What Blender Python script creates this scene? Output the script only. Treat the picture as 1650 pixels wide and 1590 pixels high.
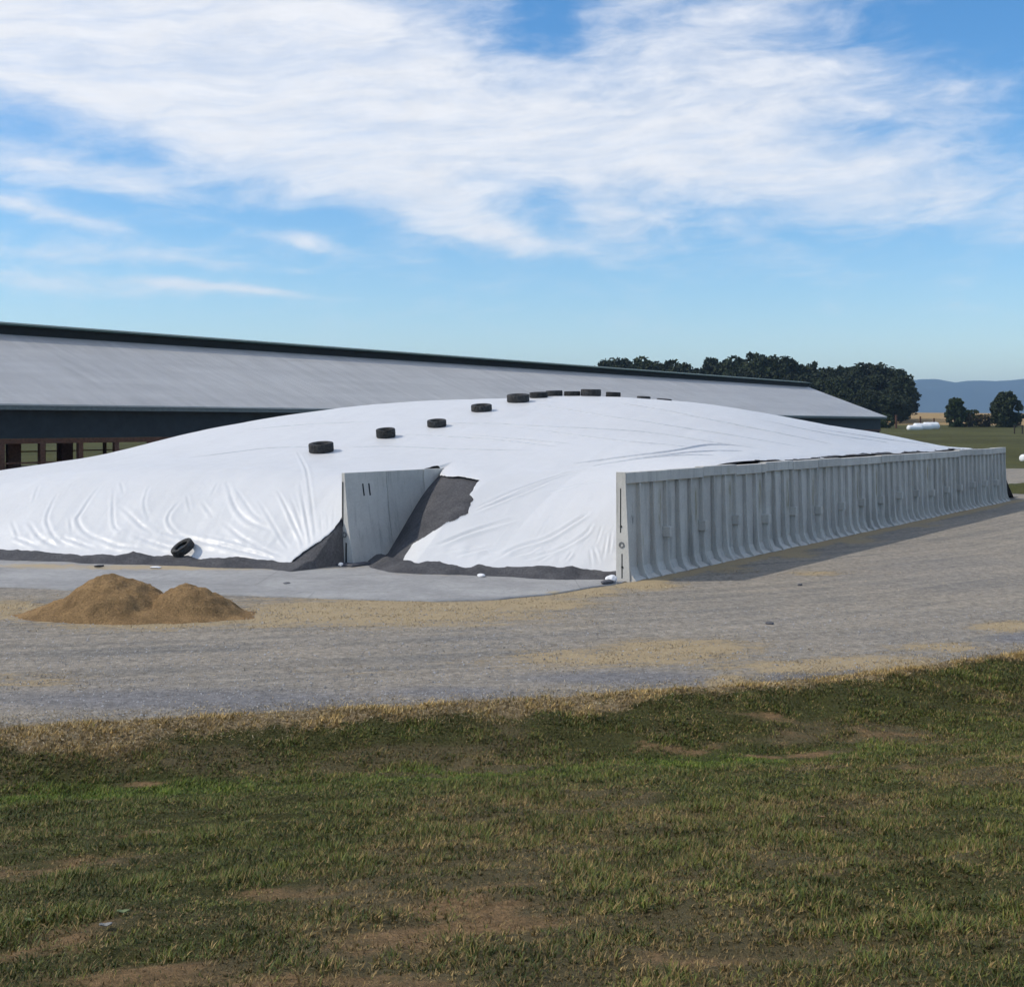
import bpy, bmesh, math, random
import numpy as np
from mathutils import Vector, Matrix

for o in list(bpy.data.objects):
    bpy.data.objects.remove(o, do_unlink=True)
SC = bpy.context.scene
COL = SC.collection
rng = np.random.default_rng(7)
random.seed(7)
# ---------------------------------------------------------------- camera
cam = bpy.data.cameras.new('camera'); cam_o = bpy.data.objects.new('camera', cam); COL.objects.link(cam_o)
cam.sensor_fit = 'HORIZONTAL'; cam.sensor_width = 36; cam.lens = 36*2000/1650
cam.shift_y = -112/1650
cam.clip_start = .1; cam.clip_end = 30000
cam_o.location = (0, 0, 4.3); cam_o.rotation_euler = (math.radians(90), 0, 0)
SC.camera = cam_o
SC.view_settings.view_transform = 'Standard'; SC.view_settings.look = 'None'
SC.view_settings.exposure = 0.52; SC.view_settings.gamma = 1.0
SC.render.engine = 'CYCLES'
SC.cycles.volume_bounces = 0; SC.cycles.adaptive_threshold = .02; SC.cycles.adaptive_min_samples = 16; SC.cycles.max_bounces = 4; SC.cycles.diffuse_bounces = 2; SC.cycles.glossy_bounces = 2
SUN_AZ, SUN_EL = math.radians(-95), math.radians(42)     # azimuth from +Y, negative to the left

# ---------------------------------------------------------------- node helper
class E:                                              # a shader socket with arithmetic
    def __init__(s, nt, sock): s.nt, s.s = nt, sock
    def _m(s, op, *a):
        n = s.nt.nodes.new('ShaderNodeMath'); n.operation = op
        for i, x in enumerate((s,)+a):
            if isinstance(x, E): s.nt.links.new(x.s, n.inputs[i])
            else: n.inputs[i].default_value = x
        return E(s.nt, n.outputs[0])
    def __add__(s, o): return s._m('ADD', o)
    __radd__ = __add__
    def __sub__(s, o): return s._m('SUBTRACT', o)
    def __rsub__(s, o): return (s*-1.0)+o
    def __mul__(s, o): return s._m('MULTIPLY', o)
    __rmul__ = __mul__
    def __truediv__(s, o): return s._m('DIVIDE', o)
    def pw(s, o): return s._m('POWER', o)
    def exp(s): return s._m('EXPONENT')
    def mx(s, o): return s._m('MAXIMUM', o)
    def mn(s, o): return s._m('MINIMUM', o)
    def ramp(s, a, b, lo=0., hi=1., smooth=True):
        n = s.nt.nodes.new('ShaderNodeMapRange'); n.interpolation_type = 'SMOOTHSTEP' if smooth else 'LINEAR'
        s.nt.links.new(s.s, n.inputs[0])
        for i, x in enumerate((a, b, lo, hi)): n.inputs[i+1].default_value = x
        return E(s.nt, n.outputs[0])
class NT:
    def __init__(s, nt): s.nt = nt
    def new(s, t, **kw):
        n = s.nt.nodes.new(t)
        for k, x in kw.items(): setattr(n, k, x)
        return n
    def put(s, sock, x):
        if isinstance(x, E): s.nt.links.new(x.s, sock)
        elif x is not None:
            sock.default_value = (*x, 1) if isinstance(x, tuple) and len(x) == 3 and sock.type == 'RGBA' else x
    def vec(s, x, y, z=0.):
        n = s.new('ShaderNodeCombineXYZ')
        for i, a in enumerate((x, y, z)): s.put(n.inputs[i], a)
        return E(s.nt, n.outputs[0])
    def sep(s, v):
        n = s.new('ShaderNodeSeparateXYZ'); s.put(n.inputs[0], v); return [E(s.nt, o) for o in n.outputs]
    def attr(s, name, col=False):
        n = s.new('ShaderNodeAttribute', attribute_name=name); return E(s.nt, n.outputs['Color' if col else 'Fac'])
    def pos(s): return E(s.nt, s.new('ShaderNodeNewGeometry').outputs['Position'])
    def objc(s): return E(s.nt, s.new('ShaderNodeTexCoord').outputs['Object'])
    def rand(s): return E(s.nt, s.new('ShaderNodeObjectInfo').outputs['Random'])
    def noise(s, v, scale, detail=4, rough=.55, dist=0., col=False):
        n = s.new('ShaderNodeTexNoise'); s.put(n.inputs['Vector'], v)
        n.inputs['Scale'].default_value = scale; n.inputs['Detail'].default_value = detail
        n.inputs['Roughness'].default_value = rough; n.inputs['Distortion'].default_value = dist
        return E(s.nt, n.outputs['Color' if col else 'Fac'])
    def voro(s, v, scale, out='Distance', feature='F1'):
        n = s.new('ShaderNodeTexVoronoi', feature=feature); s.put(n.inputs['Vector'], v); n.inputs['Scale'].default_value = scale
        return E(s.nt, n.outputs[out])
    def mapv(s, v, sc):
        n = s.new('ShaderNodeVectorMath', operation='MULTIPLY'); s.put(n.inputs[0], v); n.inputs[1].default_value = sc
        return E(s.nt, n.outputs[0])
    def mix(s, f, a, b):
        n = s.new('ShaderNodeMix', data_type='RGBA'); s.put(n.inputs[0], f); s.put(n.inputs[6], a); s.put(n.inputs[7], b)
        return E(s.nt, n.outputs[2])
    def scale(s, c, f):
        n = s.new('ShaderNodeVectorMath', operation='SCALE'); s.put(n.inputs[0], c); s.put(n.inputs[3], f); return E(s.nt, n.outputs[0])
    def bump(s, h, strength=.5, dist=.02):
        n = s.new('ShaderNodeBump'); s.put(n.inputs['Height'], h); n.inputs['Strength'].default_value = strength; n.inputs['Distance'].default_value = dist
        return E(s.nt, n.outputs[0])

# ---------------------------------------------------------------- sky with high thin clouds
wld = bpy.data.worlds.new('World'); SC.world = wld; wld.use_nodes = True
wld.cycles.sampling_method = 'MANUAL'; wld.cycles.sample_map_resolution = 256
wld.node_tree.nodes.clear(); w = NT(wld.node_tree)
sky = w.new('ShaderNodeTexSky', sky_type='NISHITA'); sky.sun_disc = False
sky.sun_elevation = SUN_EL; sky.sun_rotation = SUN_AZ
sky.altitude = 300; sky.air_density = 1.0; sky.dust_density = .35; sky.ozone_density = 2.2
SKY_STRENGTH = .115
dirv = E(w.nt, w.new('ShaderNodeTexCoord').outputs['Generated'])
dx, dy, dz = w.sep(dirv)
az = dx._m('ARCTAN2', dy)*2000.0                       # azimuth and elevation, 2000 units to the radian
el = dz._m('ARCSINE')*2000.0
def cloud_xy(px, py):
    a = math.atan((px-825)/2000); return a*2000, math.atan((683-py)/2000*math.cos(a))*2000
wx = w.noise(w.vec(az*.004, el*.009), 1.0, 3, .5)-.5
wy = w.noise(w.vec(az*.004+7.3, el*.009+2.1), 1.0, 3, .5)-.5
A_ = az+wx*110.0; E_ = el+wy*55.0
mask = None
for (px, py, rx, ry, rot, amp) in [
    (20, 90, 420, 115, 2, .72), (400, 110, 340, 140, 6, .66), (700, 175, 290, 95, 10, .62), (250, 0, 520, 90, 0, .5), (560, 260, 260, 60, 14, .35),
    (1130, 70, 210, 130, -4, .58), (1000, 215, 330, 70, 4, .46), (1330, 150, 210, 65, -10, .50), (1530, 170, 110, 45, -18, .40),
    (1260, 275, 330, 50, 3, .56), (1450, 325, 230, 42, 2, .46), (690, 320, 140, 55, 30, .50), (820, 385, 100, 18, 12, .48), (480, 265, 230, 45, 12, .34),
    (130, 275, 190, 26, 5, .52), (70, 345, 150, 16, 13, .62), (90, 455, 230, 16, 2, .50), (330, 462, 170, 9, 5, .62), (110, 412, 180, 13, 0, .44), (350, 428, 90, 9, 4, .24),
    (505, 388, 70, 11, 12, .58), (485, 432, 38, 7, 0, .26), (665, 417, 40, 6, 3, .22), (985, 360, 75, 44, 35, .56), (1065, 350, 60, 30, 30, .26), (1225, 395, 55, 20, 24, .34),
    (1640, 385, 70, 22, -8, .36), (955, 415, 60, 16, 20, .2),
    (860, 25, 105, 60, -20, -.38), (1610, 45, 150, 75, -8, -.34), (110, 208, 190, 22, 6, -.26), (1330, 205, 150, 16, 4, -.20), (905, 335, 50, 26, 20, -.10), (450, 345, 120, 18, 5, -.2)]:
    cx, cy = cloud_xy(px, py); r = math.radians(rot); c, s_ = math.cos(r), math.sin(r)
    a1 = ((A_-cx)*c-(E_-cy)*s_)/rx; e1 = ((A_-cx)*s_+(E_-cy)*c)/ry
    g = ((a1*a1+e1*e1)*-1.0).exp()*amp
    mask = g if mask is None else mask+g
# the same sky goes on overhead and behind: broad noise-driven sheets
wide = w.noise(w.vec(az*.0011+3.0, el*.0025), 1.0, 3, .5).ramp(.34, .56)*.80*el.ramp(600, 900)
nz = w.noise(w.vec(A_*.0065+E_*.0012, E_*.021-A_*.0012), 1.0, 9, .62, .35)
nf = w.noise(w.vec(A_*.02, E_*.05), 1.0, 6, .6, .2)
dens = (mask*1.15+wide+(nz-.5)*1.45+(nf-.5)*.45+.06).ramp(-.04, 1.18)*el.ramp(90, 210)
stk = w.noise(w.vec(A_*.0026+E_*.003+4.0, E_*.019-A_*.0022), 1.0, 8, .68, .12)
dens = dens*stk.ramp(.30, .62, .66, 1.0)
skyc = E(w.nt, sky.outputs[0])
skyc = w.scale(skyc, SKY_STRENGTH)
hs = w.new('ShaderNodeHueSaturation'); hs.inputs['Saturation'].default_value = 1.34; hs.inputs['Value'].default_value = 1.0
w.put(hs.inputs['Color'], skyc); skyc = E(w.nt, hs.outputs[0])
shade = (nf*.10+nz*.12+.57)
cl = w.scale(w.vec(1.0, 1.005, 1.03), shade)
bg = w.new('ShaderNodeBackground'); w.put(bg.inputs[0], w.mix(dens*.93, skyc, cl)); bg.inputs[1].default_value = 1.0
wo = w.new('ShaderNodeOutputWorld'); w.nt.links.new(bg.outputs[0], wo.inputs[0])

# ---------------------------------------------------------------- sun
sun = bpy.data.lights.new('sun', 'SUN'); sun_o = bpy.data.objects.new('sun', sun); COL.objects.link(sun_o)
sun.energy = 2.15; sun.angle = math.radians(.6); sun.color = (1.0, .92, .79)
sd = Vector((math.sin(SUN_AZ)*math.cos(SUN_EL), math.cos(SUN_AZ)*math.cos(SUN_EL), math.sin(SUN_EL)))
sun_o.rotation_euler = sd.to_track_quat('Z', 'Y').to_euler(); sun_o.location = (-40, 0, 60)

# ---------------------------------------------------------------- geometry of the place
CAMZ, F, HX, HY = 4.3, 2000.0, 825.0, 683.0          # camera height, focal length in photo pixels, principal column, horizon row
P0 = np.array([2.95, 33.7])                          # near end of the ribbed bunker wall
DD = np.array([.568, .823]); MM = np.array([-.823, .568])   # along the walls, and across them to the left
def W(u, v):                                         # bunker coordinates -> world x, y
    return P0[0] + u*DD[0] + v*MM[0], P0[1] + u*DD[1] + v*MM[1]
def UV(x, y):
    rx, ry = x-P0[0], y-P0[1]
    return rx*DD[0]+ry*DD[1], rx*MM[0]+ry*MM[1]
def ground_pt(px, py, z=0.0):
    Y = (CAMZ-z)*F/(py-HY)
    return (px-HX)/F*Y, Y

def _hash(ix, iy, seed):
    h = (ix.astype(np.int64)*374761393 + iy.astype(np.int64)*668265263 + seed*1442695041) & 0xffffffff
    h = ((h ^ (h >> 13))*1274126177) & 0xffffffff
    h = h ^ (h >> 16)
    return (h & 0xffffff)/float(0xffffff)
def vnoise(x, y, seed=0):
    x = np.asarray(x, float); y = np.asarray(y, float)
    ix = np.floor(x); iy = np.floor(y); fx = x-ix; fy = y-iy
    fx = fx*fx*fx*(fx*(fx*6-15)+10); fy = fy*fy*fy*(fy*(fy*6-15)+10)
    a = _hash(ix, iy, seed); b = _hash(ix+1, iy, seed); c = _hash(ix, iy+1, seed); d = _hash(ix+1, iy+1, seed)
    return (a*(1-fx)+b*fx)*(1-fy)+(c*(1-fx)+d*fx)*fy
def fbm(x, y, oct=4, seed=0, gain=.5):
    s = 0; a = 1; t = 0
    x = np.asarray(x, float); y = np.asarray(y, float)
    for k in range(oct):
        s = s+a*vnoise(x, y, seed+k*17); t += a; a *= gain
        x, y = x*1.93+y*.41+5.3, y*1.93-x*.41+1.7
    return s/t
def sstep(a, b, x):
    t = np.clip((np.asarray(x, float)-a)/(b-a), 0, 1); return t*t*(3-2*t)

# road edge nearest the camera, y as a function of x
_EX = [-90, -30, -15, -7.2, -3.9, -.24, 3.8, 6.8, 9.7, 16, 30, 60, 110]
_EY = [7, 14, 16.2, 17.6, 18.4, 19.3, 20.4, 21.7, 23.4, 28, 44, 86, 158]
def edge_y(x): return np.interp(x, _EX, _EY)
def ground_z(x, y):
    x = np.asarray(x, float); y = np.asarray(y, float)
    q = edge_y(x)-y
    sw = 2.2+np.clip((x+6)/14, 0, 1)*1.0
    z = np.where(q <= 0, 0, np.where(q < sw, -.32*sstep(0, 1, q/sw), -.32+.176*(q-sw)*sstep(-.5, 1.6, q-sw)))
    z = np.where(z > 3.2, 3.2+(z-3.2)*.3, z)
    bump = (fbm(x*.8, y*.8, 3, 3)-.5)*.12+(fbm(x*2.1, y*2.6, 3, 9)-.5)*.13
    z = z+bump*sstep(-.1, .8, q)*sstep(60, 20, y)
    far = np.interp(y, [0, 118, 135, 300, 400, 460, 520, 900, 2000, 14000], [0, 0, .3, 3.9, 7.3, 8.7, 8.0, -12, -25, -25])
    return z+far+(fbm(x*.012, y*.012, 3, 21)-.5)*1.2*sstep(140, 300, y)

# ---------------------------------------------------------------- the covered silage mound as a height field
MIDV = 8.83
DOME = np.array([
 # skyline points
 (0,28.7,2.40),(2.8,26.4,2.9),(7,25.6,3.84),(10.7,23.7,4.6),(13.8,21,5.15),(15.5,18.6,5.35),(17.1,16.2,5.42),(19.2,13.2,5.55),
 (20.3,11.5,5.48),(23.3,8.9,5.22),(27.2,6.9,4.70),(32.7,4.1,3.90),(38.6,1.0,3.02),
 # along the right wall
 (6,.3,2.98),(12,.3,3.02),(18,.3,3.05),(24,.3,3.04),(30,.3,3.02),(36,.3,2.98),(43,.3,2.5),
 # middle and shoulders
 (3.2,8.83,2.86),(4.2,5,2.75),(3.5,2,2.45),(8,5,3.5),(10,9,4.1),(6,12,3.6),(12,14,4.75),(0,12,2.75),(0,16,2.85),(-1.5,20,2.7),(3,20,3.3),(-3,26,2.0),(2,16,3.15),
 # behind the skyline
 (10,30,3.2),(18,26,4.2),(24,20,4.8),(28,14,4.7),(32,9,4.0),(36,18,3.2),(42,8,2.2),(44,16,1.8),(30,26,3.2),(20,32,2.6),(38,4.5,3.0),(44,26,1.4),(6,33,1.8),(-4,33,1.0)])
def _tps_fit(P):
    n = len(P); d = np.hypot(P[:, None, 0]-P[None, :, 0], P[:, None, 1]-P[None, :, 1])
    K = np.where(d > 0, d*d*np.log(d+1e-9), 0)+np.eye(n)*1.5
    Q = np.c_[np.ones(n), P[:, :2]]
    A = np.block([[K, Q], [Q.T, np.zeros((3, 3))]])
    return np.linalg.solve(A, np.r_[P[:, 2], 0, 0, 0])
_TW = _tps_fit(DOME)
def dome(u, v):
    s = _TW[-3]+_TW[-2]*u+_TW[-1]*v
    for (a, b, _), w in zip(DOME, _TW[:-3]):
        d2 = (u-a)**2+(v-b)**2
        s = s+w*.5*d2*np.log(d2+1e-9)
    return s
def toe(v):
    SP = MIDV-.08
    r = np.interp(v, [0, .7, 2, 4, 6.2, 7.5, 8.5, MIDV], [.7, .4, -.2, -.9, -1.45, -1.0, -.1, .2])
    l = np.interp(v, [MIDV, 10, 12.85, 19.2, 25, 34, 40], [-3.0, -3.2, -4.0, -6.1, -7.6, -9.5, -10.5])
    return np.where(v < SP, r, l)
def smin(a, b, k):
    h = np.clip(.5+.5*(b-a)/k, 0, 1); return b*(1-h)+a*h-k*h*(1-h)
def mound(u, v):
    u = np.asarray(u, float); v = np.asarray(v, float)
    s = u-toe(v)
    steep = np.where(v < MIDV-.08, np.interp(v, [0, 4, 7, MIDV], [.75, .62, .80, .97]), np.interp(v, [MIDV, 12, 20, 34], [.95, .9, .78, .6]))
    back = np.minimum((46.0-u)*.62, (37.5-v)*.7)
    return np.maximum(smin(smin(dome(u, v), s*steep, 1.0), back, 1.0), -.3)
def project(px, py, y0=30., y1=75., n=700):           # first hit of a photo ray with the mound
    Y = np.linspace(y0, y1, n); X = (px-HX)/F*Y; Z = CAMZ-(py-HY)/F*Y
    u, v = UV(X, Y); h = mound(u, v)
    k = np.nonzero((h >= Z) & (h > .0))[0]
    if len(k) == 0: k = [np.argmin(np.where(h > 0, Z-h, 9))]
    k = k[0]
    return float(u[k]), float(v[k])

# ---------------------------------------------------------------- materials
def material(name, fn):
    m = bpy.data.materials.new(name); m.use_nodes = True
    n = NT(m.node_tree); b = m.node_tree.nodes['Principled BSDF']
    r = fn(n)
    for k, x in r.items(): n.put(b.inputs[k], x)
    return m
MAT = {}
def _gravel(n):
    p = n.pos(); q = n.attr('q'); st = n.attr('straw'); dm = n.attr('damp'); x, y, z = n.sep(p)
    streak = n.noise(n.vec(x*.035, q*1.5), 1.0, 6, .62, .25)
    big = n.noise(p, .35, 4, .6); fine = n.noise(p, 9, 6, .72); peb = n.voro(p, 26)
    grit = n.noise(p, 38, 4, .8)
    c = n.mix(streak.ramp(.28, .70), (.180, .168, .150), (.295, .260, .212))
    mid = n.noise(n.mapv(p, (1, .7, 1)), 4.5, 5, .75)
    c = n.mix(big.ramp(.35, .7)*.45, c, (.335, .285, .22))
    c = n.mix(dm.ramp(.2, .9)*.8, c, (.165, .163, .172))
    dirt = n.noise(p, 3.2, 6, .7)
    c = n.scale(c, mid.ramp(.3, .7, .86, 1.13)*fine.ramp(.3, .7, .70, 1.25)*grit.ramp(.3, .7, .72, 1.28)*dirt.ramp(.3, .7, .9, 1.1))
    sn = n.noise(n.mapv(p, (1, 1.6, 1)), 2.6, 8, .75); sf = n.noise(p, 16, 4, .8)
    sl = n.noise(n.vec(x*.5, q*2.2), 1.0, 6, .7)
    smk = (st*1.42+(sn-.5)*2.0+(sl-.5)*1.7+(sf-.5)*1.1).ramp(.34, .92)*st.ramp(.0, .12)
    sc = n.mix(n.noise(p, 14, 4, .75), (.25, .18, .10), (.50, .39, .22))
    c = n.mix(smk*.85, c, sc)
    fleck = n.noise(p, 11, 5, .8).ramp(.60, .72)*n.noise(n.vec(x*.3, q*.9), 1.0, 4, .6).ramp(.4, .65)
    c = n.mix(fleck*.5, c, (.38, .29, .165))
    return {'Base Color': c, 'Roughness': .93, 'Specular IOR Level': .2, 'Normal': n.bump(fine*.6+peb*.25+grit*.3+smk*.3, .9, .035)}
def _concrete_pad(n):
    p = n.pos(); a = n.noise(p, .5, 5, .6); b = n.noise(p, 6, 6, .7); c_ = n.noise(n.mapv(p, (.35, 1.8, 1)), 1.0, 5, .65)
    crack = n.voro(p, .22, 'Distance', 'DISTANCE_TO_EDGE')
    c = n.mix(a.ramp(.3, .7), (.265, .26, .255), (.345, .34, .33)); c = n.mix(c_.ramp(.5, .75)*.5, c, (.21, .205, .20))
    c = n.scale(c, b.ramp(.25, .75, .85, 1.12)*crack.ramp(0, .006, .8, 1.0))
    st = n.attr('straw'); sn = n.noise(p, 3.5, 7, .75)
    c = n.mix((st*1.2+(sn-.5)*1.6).ramp(.35, .8)*.8, c, (.40, .31, .18))
    return {'Base Color': c, 'Roughness': .85, 'Specular IOR Level': .25, 'Normal': n.bump(b, .3, .01)}
def _ground(n):
    p = n.pos(); dry = n.attr('dry'); soil = n.attr('soil'); crop = n.attr('crop'); st = n.attr('straw'); lush = n.attr('lush')
    a = n.noise(p, 7, 6, .7); b = n.noise(p, .06, 5, .6); f = n.noise(p, 40, 3, .7)
    th = n.noise(n.mapv(p, (1, 1, 1)), 19, 5, .8)
    c = n.mix(a*.35+th.ramp(.32, .68)*.6, (.036, .038, .013), (.100, .096, .034))
    c = n.mix(lush*.6, c, (.06, .085, .02))
    c = n.mix(b.ramp(.4, .65)*.35, c, (.135, .138, .048))
    c = n.mix(dry.ramp(.3, .9)*.75, c, n.mix(a, (.10, .08, .045), (.20, .16, .09)))
    c = n.mix((soil+(a-.5)*.8+(f-.5)*.5).ramp(.30, .85)*.9, c, n.scale(n.mix(f, (.18, .108, .050), (.36, .232, .120)), n.noise(p, 11, 5, .8).ramp(.34, .66, .62, 1.25)))
    c = n.mix((st+(a-.5)*1.3+(f-.5)*.7).ramp(.30, .72)*st.ramp(.02, .2), c, n.scale(n.mix(f, (.20, .145, .08), (.42, .32, .185)), n.noise(p, 6, 5, .75).ramp(.32, .64, .45, 1.2)))  # coarse noise darkens the straw colour to suggest shadows between clumps
    c = n.mix(crop.ramp(.3, .7), c, n.mix(n.noise(n.mapv(p, (.05, .5, 1)), 1.0, 6, .7), (.27, .185, .085), (.40, .28, .14)))
    return {'Base Color': c, 'Roughness': .95, 'Specular IOR Level': .1, 'Normal': n.bump(a+th*1.2+f*.5, .9, .06)}
def _grass(n):
    c = n.attr('col', True)
    return {'Base Color': c, 'Roughness': .6, 'Specular IOR Level': .25}
def _tarp(n):
    p = n.pos(); a = n.noise(p, .5, 5, .6); b = n.noise(n.mapv(p, (1, 1, 2.5)), 2.2, 6, .65)
    d = n.noise(p, 5, 7, .75).ramp(.55, .85)
    c = n.mix(a.ramp(.35, .7)*.5, (.645, .645, .65), (.60, .60, .60)); c = n.mix(d*.3*b, c, (.60, .58, .53))
    cr = n.noise(n.mapv(p, (.8, .8, 1.2)), 6, 5, .55, .8)
    return {'Base Color': c, 'Roughness': n.noise(p, 3, 4).ramp(.2, .8, .34, .55), 'Specular IOR Level': .42, 'Normal': n.bump(cr+b*.6, .18, .03)}
def _grit(n):
    p = n.pos(); a = n.noise(p, 1.1, 5, .65); f = n.noise(p, 16, 6, .75); g = n.noise(p, 45, 3, .8)
    c = n.mix(a.ramp(.3, .7), (.068, .068, .074), (.112, .110, .115)); c = n.scale(c, f.ramp(.25, .75, .65, 1.4))
    c = n.mix((n.noise(p, 4, 7, .78)).ramp(.66, .78)*.55, c, (.34, .26, .15))
    return {'Base Color': c, 'Roughness': .95, 'Specular IOR Level': .15, 'Normal': n.bump(f+g*.6, .9, .04)}
def _wallc(n):
    p = n.pos(); x, y, z = n.sep(p); r = n.rand()
    a = n.noise(p, .9, 5, .65); v = n.noise(n.mapv(p, (3.5, 3.5, .28)), 1.0, 6, .7); f = n.noise(p, 22, 5, .7)
    c = n.mix(a.ramp(.3, .7), (.49, .47, .435), (.575, .555, .51))
    c = n.mix(v.ramp(.48, .72)*.65, c, (.25, .245, .225))
    c = n.mix((n.noise(n.mapv(p, (2.2, 2.2, .5)), 1.3, 5, .7)).ramp(.66, .76)*.5, c, (.33, .29, .13))
    c = n.scale(c, f.ramp(.2, .8, .9, 1.1)*(r*.16+.92))
    pit = n.voro(p, 30).ramp(.0, .12, 0, 1)
    return {'Base Color': c, 'Roughness': .86, 'Specular IOR Level': .25, 'Normal': n.bump(f*.5+pit*.25+a, .35, .012)}
def _panel(n):
    d = _wallc(n); x, y, z = n.sep(n.objc()); r = n.rand()
    k = ((x-(PW_-.42))/.30); side = k.ramp(0, .5)*k.ramp(.75, 1.05, 1, 0)
    run = n.noise(n.vec(x*9.0, r*40.0, z*1.1), 1.0, 5, .7).ramp(.36, .62)
    m = side*run*z.ramp(1.2, 1.5)*z.ramp(2.2, 2.62, 1, 0)*r.ramp(.25, .6)
    c = n.mix(m*.75, d['Base Color'], (.20, .165, .055))
    k2 = ((x-.30)/.55); m2 = k2.ramp(0, .3)*k2.ramp(.4, .7, 1, 0)*n.noise(n.vec(x*7.0, r*70.0, z*1.6), 1.0, 5, .7).ramp(.56, .68)*z.ramp(.9, 1.3)*z.ramp(1.8, 2.4, 1, 0)
    d['Base Color'] = n.mix(m2*.7, c, (.09, .09, .095)); return d
PW_ = 2.375
def _heap(n):
    p = n.pos(); a = n.noise(p, 2.2, 5, .65); f = n.noise(n.mapv(p, (1, 1, 1.4)), 22, 6, .78); g = n.voro(p, 34)
    c = n.mix(a.ramp(.3, .7), (.225, .142, .068), (.37, .235, .112)); c = n.scale(c, f.ramp(.25, .75, .55, 1.45))
    return {'Base Color': c, 'Roughness': .95, 'Specular IOR Level': .15, 'Normal': n.bump(f+g*.5, 1.0, .05)}
def _rubber(n):
    p = n.objc(); f = n.noise(p, 9, 5, .7); r = n.rand()
    c = n.mix(f.ramp(.35, .75), (.016, .016, .017), (.060, .058, .055))
    return {'Base Color': n.scale(c, r*.7+.7), 'Roughness': .78, 'Specular IOR Level': .3, 'Normal': n.bump(n.noise(p, 40, 3), .3, .01)}
def _roof(n):
    p = n.pos(); x, y, z = n.sep(p)
    al = x*DD[0]+y*DD[1]; ac = x*MM[0]+y*MM[1]                  # along the barn, and up the slope
    rib = (al*7.0)._m('SINE')
    sheet = n.noise(n.vec(al._m('FLOOR')*.37, 0.), 1.0, 1)
    a = n.noise(n.vec(al*.05, ac*.5), 1.0, 5, .65); b = n.noise(n.vec(al*.9, ac*.16), 1.0, 6, .72)
    row = ((ac*.42)._m('FRACT')-.5)._m('ABSOLUTE').ramp(.0, .05, 1, 0)*n.noise(n.vec(al*.7, ac*.4), 1.0, 4, .7).ramp(.5, .68)
    c = n.mix(a.ramp(.3, .7), (.395, .385, .375), (.46, .45, .435)); c = n.scale(c, b.ramp(.3, .7, .88, 1.08)*(sheet*.10+.95)*(row*-.18+1.0))
    c = n.mix(n.noise(n.vec(al*.3, ac*.2), 1.0, 6, .7).ramp(.55, .8)*.25, c, (.46, .42, .36))
    return {'Base Color': c, 'Metallic': .12, 'Roughness': .52, 'Normal': n.bump(rib, .25, .02)}
def flat(c, rough=.8, var=.25, sc=6., spec=.3, bump=.2):
    def fn(n):
        p = n.objc(); f = n.noise(p, sc, 5, .7)
        return {'Base Color': n.scale(n.mix(0., c, c), f.ramp(.25, .75, 1-var, 1+var)), 'Roughness': rough, 'Specular IOR Level': spec, 'Normal': n.bump(f, bump, .02)}
    return fn
def _leaf(c0, c1):
    def fn(n):
        k = n.attr('tone'); r = n.rand()
        return {'Base Color': n.scale(n.mix(k, c0, c1), r*.5+.75), 'Roughness': .7, 'Specular IOR Level': .2}
    return fn
def _hill(n):
    p = n.pos(); a = n.noise(p, .0016, 6, .65); b = n.noise(p, .008, 5, .7)
    return {'Base Color': n.mix(a*b*2.0, (.020, .035, .018), (.060, .075, .035)), 'Roughness': 1.0, 'Specular IOR Level': 0.0}
for k, fn in dict(gravel=_gravel, pad=_concrete_pad, ground=_ground, grass=_grass, tarp=_tarp, grit=_grit, wall=_wallc, panel=_panel, heap=_heap, rubber=_rubber, roof=_roof,
    hill=_hill, paint=flat((.025, .025, .028)), steel=flat((.16, .16, .16), .6), dark=flat((.018, .019, .020), .8), curtain=flat((.024, .030, .035), .7, .2, 1.5),
    fascia=flat((.115, .135, .135), .6), vent=flat((.020, .021, .019), .9), vcap=flat((.055, .085, .068), .5), wood=flat((.115, .055, .035), .85, .35), kerb=flat((.33, .32, .30), .9),
    leaf=_leaf((.013, .020, .010), (.040, .052, .020)), leaf2=_leaf((.018, .030, .012), (.062, .085, .030)), shrub=_leaf((.05, .042, .02), (.12, .09, .045)), bark=flat((.06, .048, .038), .95),
    wrap=flat((.80, .80, .79), .4, .06), litter=flat((.75, .75, .76), .5, .1), seam=flat((.52, .53, .55), .6, .15), stone=flat((.10, .10, .11), .95, .4, 12.), pale=flat((.26, .26, .25), .8), leafgreen=flat((.17, .21, .10), .7), brownleaf=flat((.26, .16, .09), .8)).items():
    MAT[k] = material(k, fn)

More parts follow.
